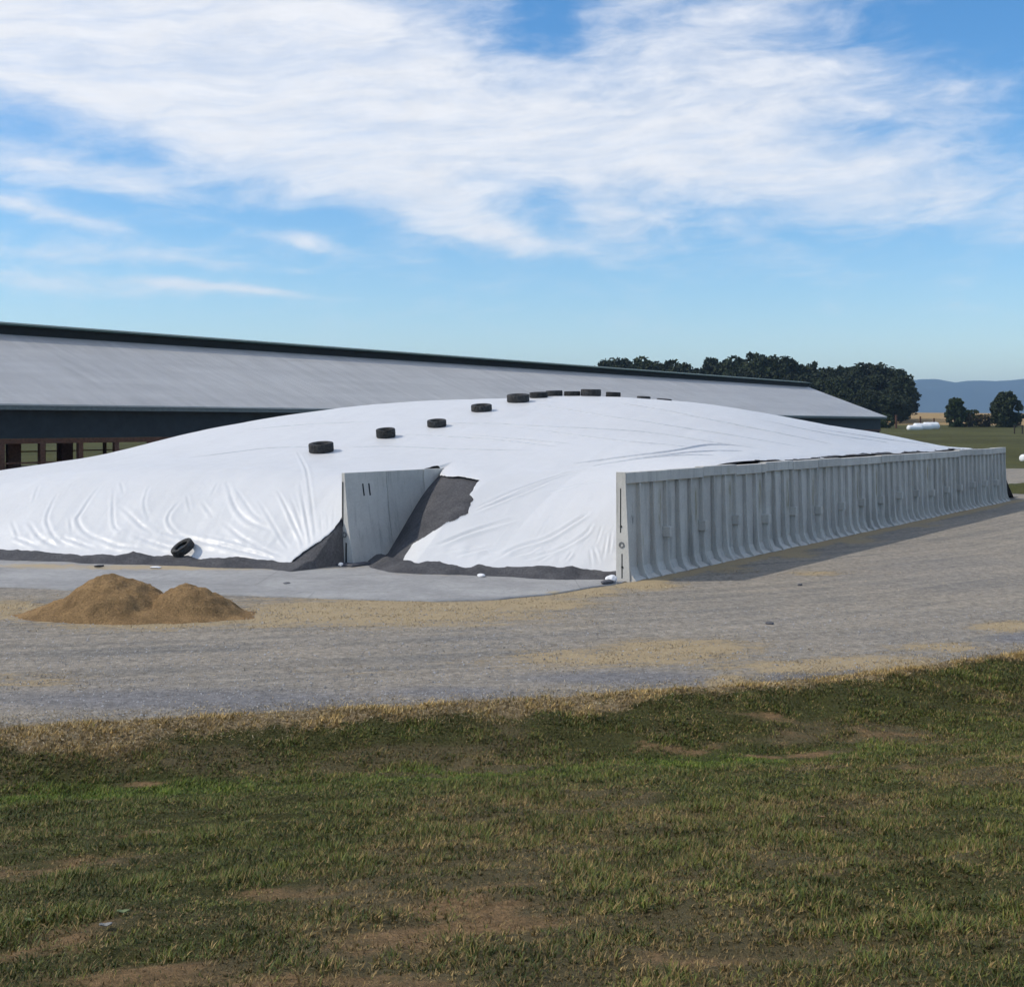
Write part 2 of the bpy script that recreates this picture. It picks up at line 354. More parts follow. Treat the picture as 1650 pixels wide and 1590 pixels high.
# ---------------------------------------------------------------- object helpers
def finish(name, me, mat, parent=None, smooth=False):
    me.materials.append(MAT[mat])
    if smooth: me.polygons.foreach_set('use_smooth', [True]*len(me.polygons))
    o = bpy.data.objects.new(name, me); COL.objects.link(o)
    if parent is not None: o.parent = parent
    return o
def mesh(name, verts, faces, mat, parent=None, smooth=False):          # vertices in the parent's own coordinates
    me = bpy.data.meshes.new(name); me.from_pydata([tuple(map(float, v)) for v in verts], [], faces); me.update()
    return finish(name, me, mat, parent, smooth)
def nmesh(name, V, Q, mat, parent=None, smooth=False, attrs=None):     # from numpy arrays of vertices and equal-sized faces
    me = bpy.data.meshes.new(name); V = np.ascontiguousarray(V, np.float32); Q = np.ascontiguousarray(Q, np.int32); k = Q.shape[1]
    me.vertices.add(len(V)); me.vertices.foreach_set('co', V.ravel())
    me.loops.add(Q.size); me.loops.foreach_set('vertex_index', Q.ravel())
    me.polygons.add(len(Q)); me.polygons.foreach_set('loop_start', np.arange(0, Q.size, k, dtype=np.int32))
    me.update(calc_edges=True)
    if smooth: me.polygons.foreach_set('use_smooth', np.ones(len(Q), bool))
    for an, av in (attrs or {}).items():
        if av.ndim == 1: me.attributes.new(an, 'FLOAT', 'POINT').data.foreach_set('value', np.ascontiguousarray(av, np.float32))
        else: me.attributes.new(an, 'FLOAT_COLOR', 'POINT').data.foreach_set('color', np.ascontiguousarray(av, np.float32).ravel())
    return finish(name, me, mat, parent, False)
def gridq(nr, nc):
    i = np.arange(nr*nc).reshape(nr, nc)
    return np.stack([i[:-1, :-1], i[:-1, 1:], i[1:, 1:], i[1:, :-1]], -1).reshape(-1, 4)
def tag(o, label=None, cat=None, group=None, kind=None):
    for k, x in (('label', label), ('category', cat), ('group', group), ('kind', kind)):
        if x: o[k] = x
    return o
def thing(name, label, cat, loc=(0, 0, 0), group=None):
    o = bpy.data.objects.new(name, None); COL.objects.link(o); o.location = loc; o.empty_display_size = .2
    return tag(o, label, cat, group)
def box_vf(x0, x1, y0, y1, z0, z1, V=None, Fc=None):
    V = [] if V is None else V; Fc = [] if Fc is None else Fc; b = len(V)
    V += [(x0, y0, z0), (x1, y0, z0), (x1, y1, z0), (x0, y1, z0), (x0, y0, z1), (x1, y0, z1), (x1, y1, z1), (x0, y1, z1)]
    Fc += [tuple(b+i for i in f) for f in ((0, 3, 2, 1), (4, 5, 6, 7), (0, 1, 5, 4), (1, 2, 6, 5), (2, 3, 7, 6), (3, 0, 4, 7))]
    return V, Fc
def prism(profile, x0, x1):                                            # profile in (y, z), swept along x
    k = len(profile); V = [(x0, a, b) for a, b in profile]+[(x1, a, b) for a, b in profile]
    Fc = [tuple(range(k))[::-1], tuple(range(k, 2*k))]+[(i, (i+1) % k, k+(i+1) % k, k+i) for i in range(k)]
    return V, Fc
def bevel(o, w=.012, seg=1):
    m = o.modifiers.new('bevel', 'BEVEL'); m.width = w; m.segments = seg; m.limit_method = 'ANGLE'; m.angle_limit = math.radians(40); return o
def px_mask(x, y, blobs):                                              # soft patches on the flat yard, given where they lie
    px = HX+F*x/np.maximum(y, 1); py = HY+F*CAMZ/np.maximum(y, 1); s = np.zeros_like(x)
    for (cx, cy, rx, ry, a) in blobs: s = np.maximum(s, a*np.exp(-((px-cx)/rx)**2-((py-cy)/ry)**2))
    return s

# ================================================================ THE SETTING
STRAW = [(620, 988, 280, 26, 1.), (1000, 1062, 220, 16, .8), (1400, 1070, 160, 14, .8), (840, 975, 140, 14, .9), (930, 955, 90, 12, .9), (1040, 945, 60, 9, .9), (20, 985, 90, 20, .8), (220, 1005, 200, 14, .8), (430, 1000, 120, 16, .8), (60, 1100, 120, 14, .5), (1090, 1048, 150, 18, .9),
    (1290, 1075, 170, 14, .8), (1180, 1100, 45, 10, 1.), (1620, 1012, 60, 10, .9), (1520, 1045, 90, 10, .7), (1160, 918, 60, 8, .7), (1270, 895, 60, 7, .8), (1370, 873, 60, 6, .7), (1310, 925, 50, 4, .7), (900, 1075, 200, 12, .45), (1480, 848, 50, 4, .6), (560, 1085, 160, 10, .3)]
DAMP = [(1500, 920, 280, 70, .42), (300, 1130, 420, 22, 1.), (120, 1100, 200, 10, .5), (1000, 1095, 200, 14, 1.), (720, 1118, 160, 12, .9), (1330, 1092, 160, 8, .9), (1640, 1030, 60, 12, .9), (700, 1030, 400, 7, .45)]
def lawn_masks(x, y):
    q = edge_y(x)-y; sw = 2.2+np.clip((x+6)/14, 0, 1)
    n1 = fbm(x*.55, y*.8, 4, 31); n2 = fbm(x*1.5+3, y*2.0, 6, 41, .68)
    near = sstep(11.5, 7.0, y)
    soil = .85*sstep(.55, .78, n1*.5+n2*.5+near*.19*sstep(4.5, -3, x))
    # a worn red-earth scrape where the bank meets the swale
    for (cx, cy, rx, ry) in ((4.2, 17.4, .40, .2), (3.5, 17.25, .34, .16), (5.9, 18.5, .35, .12), (-4.7, 15.9, .35, .12)):
        soil = np.maximum(soil, np.exp(-((x-cx)/rx)**2-((y-cy)/ry)**2)*1.2*(.5+n2))
    soil = np.clip(soil, 0, 1)*sstep(.4, 1.2, q)
    dry = np.clip(sstep(.40, .64, fbm(x*.35+9, y*.6, 4, 51))*.8+soil*.6, 0, 1)
    wid = .32+1.1*fbm(x*.35, y*0+2, 3, 61)**1.5*np.interp(x, [-9, -3, 3, 6], [1.6, 1.3, .9, .7])
    straw = .9*sstep(1.15, .35, q/np.maximum(wid, .05)+(n2-.5)*1.4)*sstep(-.9, -.1, q+(n2-.5)*.9)
    lush = np.exp(-((q-sw-.7)/.8)**2)*(.45+.55*sstep(.35, .6, fbm(x*.4, y*.4, 3, 71)))*sstep(9, 5, x)
    return dry, soil, straw, lush, q
def geo(a, b, n, p=1.): return a+(b-a)*np.linspace(0, 1, n)**p
ys = np.r_[-200, -120, -60, -30, -15, -6, 0, 3, np.arange(4.5, 27, .14), 27+(9000-27)*np.linspace(0, 1, 150)[1:]**5]
xr = 15+(7000-15)*np.linspace(0, 1, 85)[1:]**5
xs = np.r_[-xr[::-1]+2, np.arange(-13, 15.01, .16), xr]
GX, GY = np.meshgrid(xs, ys); gx, gy = GX.ravel(), GY.ravel()
gz = ground_z(gx, gy)
dry, soil, straw, lush, q = lawn_masks(gx, gy)
nearm = sstep(60, 30, gy)
crop = sstep(296, 306, gy+(fbm(gx*.03, gy*.03, 3, 81)-.5)*16)*sstep(1500, 900, gy)
gz = gz+straw*nearm*(fbm(gx*4, gy*4, 3, 91)-.2)*.10*sstep(-.05, .2, q)
gz = np.where((q < -.15) & (gy < 118), gz-.05, gz)
ground = nmesh('ground', np.c_[gx, gy, gz], gridq(len(ys), len(xs)), 'ground', smooth=False,
    attrs=dict(dry=dry*nearm+.25*(1-nearm), soil=soil*nearm, straw=straw*nearm, lush=lush*nearm, crop=crop))
tag(ground, kind='structure')
GZ = gz.reshape(len(ys), len(xs))
def lawn_z(x, y):                                     # height of the ground sheet itself
    i = np.clip(np.searchsorted(xs, x)-1, 0, len(xs)-2); j = np.clip(np.searchsorted(ys, y)-1, 0, len(ys)-2)
    a = (x-xs[i])/(xs[i+1]-xs[i]); b = (y-ys[j])/(ys[j+1]-ys[j])
    return (GZ[j, i]*(1-a)+GZ[j, i+1]*a)*(1-b)+(GZ[j+1, i]*(1-a)+GZ[j+1, i+1]*a)*b

# gravel yard and road
tx = np.r_[np.arange(-46, -13, .8), np.arange(-13, 15, .2), np.arange(15, 73, .7)]
tt = np.linspace(0, 1, 190)**1.9
RX, TT = np.meshgrid(tx, tt); R0 = -.05+TT*(119-edge_y(RX)); RY = edge_y(RX)+R0
RY = RY+np.where(TT == 0, (fbm(RX*1.7, RX*0, 3, 5)-.5)*.5, 0)
rz = .006+.03*(fbm(RX*.6, R0*2.5, 3, 15)-.5)*sstep(0, 1.5, R0)*sstep(40, 20, RY)+.02
rz = rz*sstep(-.1, .5, R0)+.004
ru, rv = UV(RX.ravel(), RY.ravel())
wall_foot = np.exp(-((rv+.75)/.42)**2)*(ru > -.5)*(ru < 44)*(.45+.8*fbm(ru*.5, rv*1.5, 4, 611))
rz = rz+(wall_foot*.09*fbm(ru*2, rv*3, 3, 621)).reshape(rz.shape)
road = nmesh('gravel_road', np.c_[RX.ravel(), RY.ravel(), rz.ravel()], gridq(*RX.shape), 'gravel',
    attrs=dict(q=R0.ravel(), straw=np.maximum(px_mask(RX.ravel(), RY.ravel(), STRAW), wall_foot), damp=px_mask(RX.ravel(), RY.ravel(), DAMP)))
tag(road, kind='structure')

# concrete apron in front of the bunkers
low = [(-500, 945), (0, 948), (130, 954), (390, 962), (560, 968), (700, 972), (800, 969), (890, 960), (960, 948), (1003, 941)]
pl = np.array([ground_pt(*p) for p in low])
n_ = 120; k_ = np.linspace(0, 1, n_); pd = np.r_[0, np.cumsum(np.hypot(*np.diff(pl, axis=0).T))]; pd /= pd[-1]
fx, fy = np.interp(k_, pd, pl[:, 0]), np.interp(k_, pd, pl[:, 1])
fy = fy+(fbm(fx*2, fx*0, 3, 8)-.5)*.15
bx, by = np.interp(k_, [0, 1], [-40, 4.2]), np.interp(k_, [0, 1], [56, 36.2])
s_ = np.linspace(0, 1, 26)[:, None]; CX = fx+(bx-fx)*s_; CY = fy+(by-fy)*s_
pst = px_mask(CX.ravel(), CY.ravel(), [(300, 917, 320, 5, .8), (820, 926, 200, 5, .8), (60, 914, 100, 4, .8), (900, 958, 60, 4, .6)])
V = np.c_[CX.ravel(), CY.ravel(), np.full(CX.size, .052)]
V2 = np.c_[fx, fy, np.full(n_, -.02)]
Q = gridq(*CX.shape); i0 = np.arange(n_-1); Q2 = np.stack([len(V)+i0, len(V)+i0+1, i0+1, i0], -1)
pad = nmesh('concrete_apron', np.r_[V, V2], np.r_[Q, Q2], 'pad', attrs=dict(straw=np.r_[pst, np.zeros(n_)]))
tag(pad, kind='structure')

# grass bank and edging beyond the end of the ribbed wall
def blob_grid(name, cx, cy, rx, ry, rot, h, mat, n=40, seed=1, z0=0.):
    a = np.linspace(-1.15, 1.15, n); U, Vv = np.meshgrid(a, a); r = np.hypot(U, Vv)
    c, s = math.cos(rot), math.sin(rot); X = cx+c*U*rx-s*Vv*ry; Y = cy+s*U*rx+c*Vv*ry
    r = r+(fbm(X*.3, Y*.3, 3, seed)-.5)*.4
    Z = z0-.12+(h+.12)*sstep(1.1, .55, r)*(.8+.4*fbm(X*.8, Y*.8, 3, seed+4))
    return nmesh(name, np.c_[X.ravel(), Y.ravel(), Z.ravel()], gridq(n, n), mat, smooth=True, attrs=dict(dry=np.full(X.size, .2), soil=np.zeros(X.size), straw=np.zeros(X.size), lush=np.full(X.size, .15), crop=np.zeros(X.size)))
tag(blob_grid('grass_bank', 36.5, 79.5, 8.2, 5.2, .45, .42, 'ground', seed=12), kind='structure')

# blue ridge far away
hx = np.linspace(-6800, 6800, 260); hr = np.linspace(0, 1, 16)
HXX, HR = np.meshgrid(hx, hr); HYY = 6900+HR*1500+(fbm(HXX*.0012, HR*3, 3, 3)-.5)*500*HR
crest = 302+12*(fbm(hx*.0016, hx*0, 4, 13)-.5)*2+np.interp(hx, [-6800, 2200, 2700, 2790, 2840, 2890, 2955, 3010, 3080, 3250, 3465, 3800, 6800], [30, 12, -6, 5, 9, 6, -17, -12, -1, -6, 10, 4, 30])
HZ = -26+(crest+26)[None, :]*sstep(0, 1, HR)**.9+(fbm(HXX*.006, HYY*.006, 4, 23)-.5)*46*np.sin(HR*math.pi)
tag(nmesh('hills', np.c_[HXX.ravel(), HYY.ravel(), HZ.ravel()], gridq(*HXX.shape), 'hill', smooth=True), kind='structure')

# ================================================================ THE MOUND, ITS SHEET AND THE BUNKER WALLS
def mound_xyz(U, V_, Z):
    X, Y = W(U, V_); return np.c_[X.ravel(), Y.ravel(), Z.ravel()]
mu = np.r_[np.arange(-11.5, 6, .11), np.arange(6, 47.3, .3)]; mv = np.r_[np.arange(.125, 1.2, .09), np.arange(1.2, 12, .12), np.arange(12, 38.6, .2)]
mv[np.argmin(abs(mv-8.68))] = 8.70; mv[np.argmin(abs(mv-8.81))] = 8.79
MU, MV = np.meshgrid(mu, mv)
bz = mound(MU, MV); sT = MU-toe(MV)
bn = fbm(MU*1.1, MV*1.1, 4, 101)
berm = (.10+.30*bn)*np.exp(-((sT-.12-.5*(fbm(MU*.6, MV*.6, 2, 111)-.5))/.62)**2)
bz2 = np.maximum(bz-.055+.05*(bn-.5)*sstep(.3, 1.2, bz), berm+.12*(fbm(MU*2.6, MV*2.6, 4, 121, .65)-.5)*sstep(.02, .15, berm))
strip = sstep(.62, .28, MV)*sstep(7, 10, MU)*(.02+.09*fbm(MU*1.6, MV*2, 3, 131))
bz2 = bz2+strip
bz2 = np.where(bz2 < .03, -.25, bz2)
heap = nmesh('silage_mound', mound_xyz(MU, MV, bz2), gridq(*MU.shape), 'grit', smooth=True)
tag(heap, 'dark grey grit-topped silage mound showing below and beside the white plastic sheet', 'mound')

# --- the white sheet: the mound's own surface with folds pressed into it
FOLDS = [  # photo polylines: points, half width m, height m
 ([(62,785),(53,813)],.07,.03),([(91,799),(76,832),(76,848),(86,867),(103,879)],.08,.05),([(158,787),(132,825),(124,840),(136,861),(170,879)],.09,.055),([(182,790),(182,843),(194,861)],.07,.045),
 ([(194,779),(198,796)],.07,.035),([(288,810),(270,837),(279,855),(297,867)],.07,.05),([(364,779),(376,816),(397,843),(433,858)],.09,.055),([(379,792),(403,825),(421,843)],.07,.04),
 ([(448,795),(473,849),(491,882)],.06,.05),([(482,779),(497,861),(500,880)],.06,.05),([(256,860),(318,876),(394,891),(455,907)],.09,.09),([(18,843),(30,870)],.07,.04),([(45,846),(64,870),(91,885)],.08,.05),
 ([(112,837),(115,861)],.06,.035),([(194,819),(224,849),(242,861)],.08,.045),([(300,801),(306,825)],.06,.035),([(324,810),(342,837)],.07,.035),([(361,849),(394,873),(455,901)],.08,.05),([(158,870),(188,882),(230,888)],.08,.06),
 ([(445,792),(468,836)],.05,.03),([(466,802),(478,832),(491,873)],.05,.04),([(481,790),(492,837),(500,876)],.05,.04),([(497,783),(505,842),(507,865)],.05,.035),([(515,826),(518,867)],.04,.03),([(527,828),(528,861)],.04,.03),([(538,815),(536,852)],.04,.025),
 ([(450,867),(465,887)],.05,.035),([(476,851),(489,887)],.05,.04),([(479,730),(489,750),(497,783),(504,842)],.07,.04),([(415,810),(440,850),(466,890)],.06,.035),([(330,865),(400,885),(450,897)],.06,.05),([(215,868),(270,884),(330,892)],.07,.05),([(20,870),(60,885)],.07,.05),([(100,868),(150,886)],.07,.06),([(350,780),(340,800)],.07,.02),([(240,785),(232,815),(240,840)],.07,.03),
 ([(761,827),(802,806),(883,775),(927,762),(990,755)],.07,.06),([(758,833),(805,812),(854,793),(890,778)],.07,.05),([(881,798),(946,780),(990,771)],.07,.035),([(706,883),(750,868),(834,841)],.09,.08),([(659,887),(701,870)],.06,.045),
 ([(651,902),(703,883),(770,858),(836,835)],.06,.045),([(802,902),(836,887),(883,871),(933,842),(948,831)],.09,.09),([(844,905),(901,889),(943,866),(955,850)],.08,.065),([(735,902),(797,885)],.07,.055),([(956,915),(951,889)],.05,.045),
 ([(967,911),(958,885)],.05,.045),([(974,902),(980,866)],.05,.05),([(984,895),(987,860)],.05,.05),([(912,905),(923,893)],.06,.05),([(823,902),(854,892),(870,884)],.06,.05),([(962,880),(972,850)],.05,.035),([(700,895),(760,890),(800,893)],.06,.045),([(870,905),(890,897)],.06,.05),([(780,820),(830,797)],.06,.03),
 ([(760,682),(897,690),(1054,700),(1139,713),(1231,726)],.07,.028),([(923,749),(1021,736),(1087,728),(1146,718),(1218,723)],.08,.035),([(858,653),(969,671),(1087,689),(1201,707),(1296,723)],.07,.024),([(995,651),(1087,666),(1169,684)],.07,.022),
 ([(760,703),(923,717)],.06,.016),([(956,752),(1054,739),(1152,735)],.07,.03),([(1000,745),(1090,733),(1200,728)],.06,.025),([(565,722),(629,722),(731,726),(850,727)],.06,.018),([(654,702),(782,709),(900,722)],.06,.016),([(400,694),(603,681)],.07,.016),([(720,683),(800,686)],.06,.018),([(830,690),(1000,712),(1110,722)],.06,.02),
 ([(1100,670),(1230,695),(1340,717)],.07,.022),([(1210,675),(1330,700),(1430,714)],.07,.02),([(1300,690),(1420,708),(1500,718)],.07,.02),([(870,765),(960,757),(995,750)],.06,.03),([(300,740),(420,725),(500,722)],.08,.015),([(130,760),(240,745)],.08,.018)]
tu = np.r_[np.arange(-9.5, 4, .042), np.arange(4, 24, .085), np.arange(24, 44.4, .2)]; tn = np.linspace(0, 1, 760)
eu = np.interp(tu, [-10, 4, 7, 12, 38, 44], [.14, .14, .15, .19, .20, .3])+sstep(6, 10, tu)*np.maximum(fbm(tu*1.3, tu*0, 4, 141)-.5, -.15)*.30
TU = np.repeat(tu[None, :], len(tn), 0); TV = eu[None, :]+(35.2-eu[None, :])*tn[:, None]**1.12
tz = mound(TU, TV)
e = .03
gu_ = (mound(TU+e, TV)-mound(TU-e, TV))/(2*e); gv_ = (mound(TU, TV+e)-mound(TU, TV-e))/(2*e)
gu_ = np.clip(gu_, -1.5, 1.5); gv_ = np.clip(gv_, -1.5, 1.5)
disp = np.zeros_like(tz); fu, fv = TU.ravel(), TV.ravel(); fd = disp.ravel()
frng = np.random.default_rng(3)
def catmull(P, n=9):
    P = np.array(P); P = np.r_[[2*P[0]-P[1]], P, [2*P[-1]-P[-2]]]; out = []
    for i in range(1, len(P)-2):
        for t in np.linspace(0, 1, n, endpoint=False):
            a, b, c, d = P[i-1:i+3]
            out.append(.5*((2*b)+(c-a)*t+(2*a-5*b+4*c-d)*t*t+(3*b-3*c+d-a)*t**3))
    return np.array(out+[P[-2]])
def press(P, wd, am):
    P = catmull(P); lo = P.min(0)-6*wd; hi = P.max(0)+6*wd
    k = np.nonzero((fu > lo[0]) & (fu < hi[0]) & (fv > lo[1]) & (fv < hi[1]))[0]
    if len(k) == 0: return
    x, y = fu[k], fv[k]; best = np.full(len(k), 9.); sg = np.zeros(len(k)); par = np.zeros(len(k)); n = len(P)-1
    for i in range(n):
        a, b = P[i], P[i+1]; dv = b-a; L2 = dv@dv+1e-9
        t = np.clip(((x-a[0])*dv[0]+(y-a[1])*dv[1])/L2, 0, 1); ex, ey = x-a[0]-t*dv[0], y-a[1]-t*dv[1]; dd = np.hypot(ex, ey)
        m = dd < best; best = np.where(m, dd, best); par = np.where(m, (i+t)/n, par); sg = np.where(m, np.sign(dv[0]*ey-dv[1]*ex), sg)
    s = best*sg; tp = np.clip(np.sin(np.pi*np.clip(par, .02, .98)), 0, 1)**.6
    fd[k] += am*tp*(.55*np.exp(-((s+1.0*wd)/(1.1*wd))**2)-.75*np.exp(-abs(s-.5*wd)/(.7*wd))+.25*np.exp(-((s-2.2*wd)/(1.3*wd))**2))
for pts, wd, am in FOLDS:
    if am < .036 and pts[0][1] < 760: continue               # the long seams of the upper sheet are built below
    press([project(*p) for p in pts], wd*.66, am*1.0)
# finer creases running up the front slopes between the big folds
for i in range(110):
    v0 = frng.uniform(.3, 30); s0 = frng.uniform(.5, 2.6); L = frng.uniform(.4, 1.5); u0 = float(toe(np.array(v0)))+s0
    an = frng.normal(0, .55)-(.25 if v0 > 9 else -.35)
    if 6.3 < v0 < 9.2: continue
    mid = (u0+L*.5*math.cos(an), v0+L*.5*math.sin(an)+frng.normal(0, .06))
    press([(u0, v0), mid, (u0+L*math.cos(an), v0+L*math.sin(an))], frng.uniform(.025, .05), frng.uniform(.003, .010))
front = sstep(5.5, 1.0, TU-toe(TV))
disp += (fbm(TU*.5, TV*.7, 2, 151)-.5)*.08*sstep(0, 1, tz)*(.35+.65*front)
rid = 1-abs(2*fbm(TU*.7+TV*.35, TV*2.6-TU*.5, 3, 161)-1)
disp += (rid-.7)*.006*front
disp += (1-abs(2*fbm(TU*.25+TV*.12, TV*1.1-TU*.25, 3, 171)-1)-.75)*.018
# foot of the sheet gathers in small lobes
disp += np.exp(-((TU-toe(TV)-.75)/.4)**2)*(fbm(TU*1.7+TV, TV*1.7-TU, 3, 181)-.45)*.07
nl = 1/np.sqrt(1+gu_**2+gv_**2); disp = np.maximum(disp, -.035); lift = (.035+disp)*(1-.8*sstep(.5, 0, TV-eu[None, :])*sstep(5, 8, TU))
U2 = TU-gu_*nl*lift*.6; V2 = TV-gv_*nl*lift*.6; Z2 = tz+nl*lift
# cut-outs beside the middle wall
def rough(poly, amp, step=.10, closed_noise=7):
    out = []; n = len(poly)
    for i in range(n):
        a, b = np.array(poly[i]), np.array(poly[(i+1) % n]); m = max(1, int(np.hypot(*(b-a))/step))
        for t in range(m):
            p = a+(b-a)*t/m; out.append((p[0]+frng.normal(0, amp), p[1]+frng.normal(0, amp)))
    return np.array(out)
cut1 = [project(*p) for p in [(650,903),(662,884),(700,861),(730,846),(755,832),(756,822),(763,808),(757,800),(764,788),(773,776),(748,771),(725,770),(709,768)]]
cut1 = cut1+[(3.35, 8.70), (3.2, 8.9), (-1.0, 8.86), (-2.0, 8.80), (-2.6, 8.4), (-2.4, 7.2)]
cut2 = [project(472, 904), project(500, 884), project(530, 863), project(547, 851), (-1.2, 8.95), (-.8, 8.6), (-4.5, 8.5), (-4.5, 9.4)]
cut1 = rough(cut1, .014); cut2 = rough(cut2, .01)
dead = np.zeros(TU.shape, bool)
for poly in (cut1, cut2):
    lo, hi = poly.min(0)-.2, poly.max(0)+.2
    k = np.nonzero(((TU > lo[0]) & (TU < hi[0]) & (TV > lo[1]) & (TV < hi[1])).ravel())[0]
    x, y = U2.ravel()[k], V2.ravel()[k]; ins = np.zeros(len(k), bool); bd = np.full(len(k), 9.); bxx = x.copy(); byy = y.copy(); n = len(poly)
    for i in range(n):
        (ax, ay), (cx, cy) = poly[i], poly[(i+1) % n]
        cr = ((ay > y) != (cy > y)) & (x < (cx-ax)*(y-ay)/(cy-ay+1e-12)+ax); ins ^= cr
        L2 = (cx-ax)**2+(cy-ay)**2+1e-12; t = np.clip(((x-ax)*(cx-ax)+(y-ay)*(cy-ay))/L2, 0, 1); qx, qy = ax+t*(cx-ax), ay+t*(cy-ay)
        d = np.hypot(x-qx, y-qy); m = d < bd; bd = np.where(m, d, bd); bxx = np.where(m, qx, bxx); byy = np.where(m, qy, byy)
    snap = ins & (bd < .06)
    U2.ravel()[k[snap]] = bxx[snap]; V2.ravel()[k[snap]] = byy[snap]; dead.ravel()[k[ins & ~snap]] = True
below = (Z2 < .02) | ((TU-toe(TV)) < -.25)
dead |= below
Q = gridq(*TU.shape); Q = Q[~dead.ravel()[Q].any(1)]
VV = mound_xyz(U2, V2, Z2); used = np.zeros(len(VV), bool); used[Q.ravel()] = True; remap = np.cumsum(used)-1
sheet = nmesh('plastic_sheet', VV[used], remap[Q], 'tarp', smooth=True)
for pts, wd, am in FOLDS:                                        # welded seams: low ridges lying on the sheet
    if not (am < .036 and pts[0][1] < 760): continue
    P = catmull([project(*p) for p in pts], 16); D = np.gradient(P, axis=0); D /= np.linalg.norm(D, axis=1)[:, None]; Nn = np.c_[-D[:, 1], D[:, 0]]
    tpr = np.clip(np.sin(np.pi*np.linspace(0, 1, len(P))), 0, 1)**.5; hgt = (.016+.8*am)*tpr*(.8+.4*fbm(P[:, 0]*1.5, P[:, 1]*1.5, 2, 191)); rows = []
    for off, k in ((-.075, -.03), (-.012, 1), (.012, 1), (.075, -.03)):
        c = P+Nn*off; x_, y_ = W(c[:, 0], c[:, 1]); rows.append(np.c_[x_, y_, mound(c[:, 0], c[:, 1])+.035+(hgt if k == 1 else k)])
    nmesh('seam', np.concatenate(rows), gridq(4, len(P)), 'seam', sheet)
tag(sheet, 'huge white plastic sheet with folds stretched over the silage mound', 'tarp')

# --- ribbed precast wall on the right; local x along the wall, y outward (to the right), z up
WALLROT = math.atan2(DD[1], DD[0])
def wall_empty(name, label, cat, u, v, z=0.):
    x, y = W(u, v); o = thing(name, label, cat, (x, y, z)); o.rotation_euler = (0, 0, WALLROT); return o
NP_, PW, WH = 18, 2.375, 3.0
rw = wall_empty('bunker_wall', 'long grey precast concrete bunker wall with upright ribs beside the road', 'wall', 0, 0)
# in this local frame +y points left (towards the mound), so outward is -y
plate = bpy.data.meshes.new('wall_panel')
V, Fc = prism([(.12, -.1), (.12, 2.99), (.06, WH), (-.165, WH), (-.175, 2.985), (-.175, 2.70), (-.055, 2.69), (-.085, .40), (-.185, .16), (-.44, .05), (-.44, -.1)], .006, PW-.006)
plate.from_pydata(V, [], Fc); plate.materials.append(MAT['panel'])
rib_p = [(.03, 2.69), (-.170, 2.69), (-.175, 2.3), (-.20, 1.5), (-.24, .75), (-.27, .42), (-.33, .24), (-.49, .04), (-.49, -.08), (.03, -.08)]
def rib_mesh(wd):
    m = bpy.data.meshes.new('rib'); V, Fc = prism(rib_p, -wd/2, wd/2); m.from_pydata(V, [], Fc); m.materials.append(MAT['wall']); return m
rib_mid, rib_end = rib_mesh(.07), rib_mesh(.042)
blk = bpy.data.meshes.new('joint_block'); V, Fc = box_vf(-.11, .11, -.32, -.05, -.15, .15); blk.from_pydata(V, [], Fc); blk.materials.append(MAT['wall'])
def child(name, me, parent, loc=(0, 0, 0)):
    o = bpy.data.objects.new(name, me); COL.objects.link(o); o.parent = parent; o.location = loc; return o
wr = random.Random(4)
for i in range(NP_):
    jt = wr.uniform(-.012, .012)
    p = child('wall_panel', plate, rw, (i*PW, jt, wr.uniform(-.022, .022))); bevel(p, .008)
    for xx, mm in ((.032, rib_end), (PW/3, rib_mid), (2*PW/3, rib_mid), (PW-.032, rib_end)):
        bevel(child('rib', mm, p, (xx, wr.uniform(-.006, .006), 0)), .012)
    if i < NP_-1:
        bevel(child('joint_block', blk, p, (PW-.02+wr.uniform(-.04, .03), 0, 1.20+wr.uniform(-.05, .06))), .015)
# the exposed near end: a flat end plate with grooves and a bolt ring
V, Fc = prism([(.13, -.08), (.13, 2.995), (-.175, 2.995), (-.18, 2.6), (-.27, .9), (-.31, -.08)], -.03, .004)
bevel(mesh('end_plate', V, Fc, 'wall', rw), .01)
V, Fc = box_vf(-.036, -.02, -.030, .0, 1.35, 2.55); box_vf(-.036, -.02, -.075, -.045, .12, .78, V, Fc)
mesh('groove', V, Fc, 'dark', rw)
def ring(name, parent, y, z, r0, r1, mat, x=-.045, th=.03):
    V, Fc = [], []; n = 20
    for k in range(n):
        a = 2*math.pi*k/n
        for r, xx in ((r1, x+th), (r1, x), (r0, x), (r0, x+th)): V.append((xx, y+r*math.cos(a), z+r*math.sin(a)))
    for k in range(n):
        for j in range(4): Fc.append((k*4+j, k*4+(j+1) % 4, ((k+1) % n)*4+(j+1) % 4, ((k+1) % n)*4+j))
    return mesh(name, V, Fc, mat, parent)
ring('bolt_ring', rw, -.05, 1.02, .045, .085, 'steel'); ring('bolt_hole', rw, -.03, 1.52, .0, .032, 'dark'); ring('bolt_hole', rw, -.07, .42, .0, .032, 'dark')

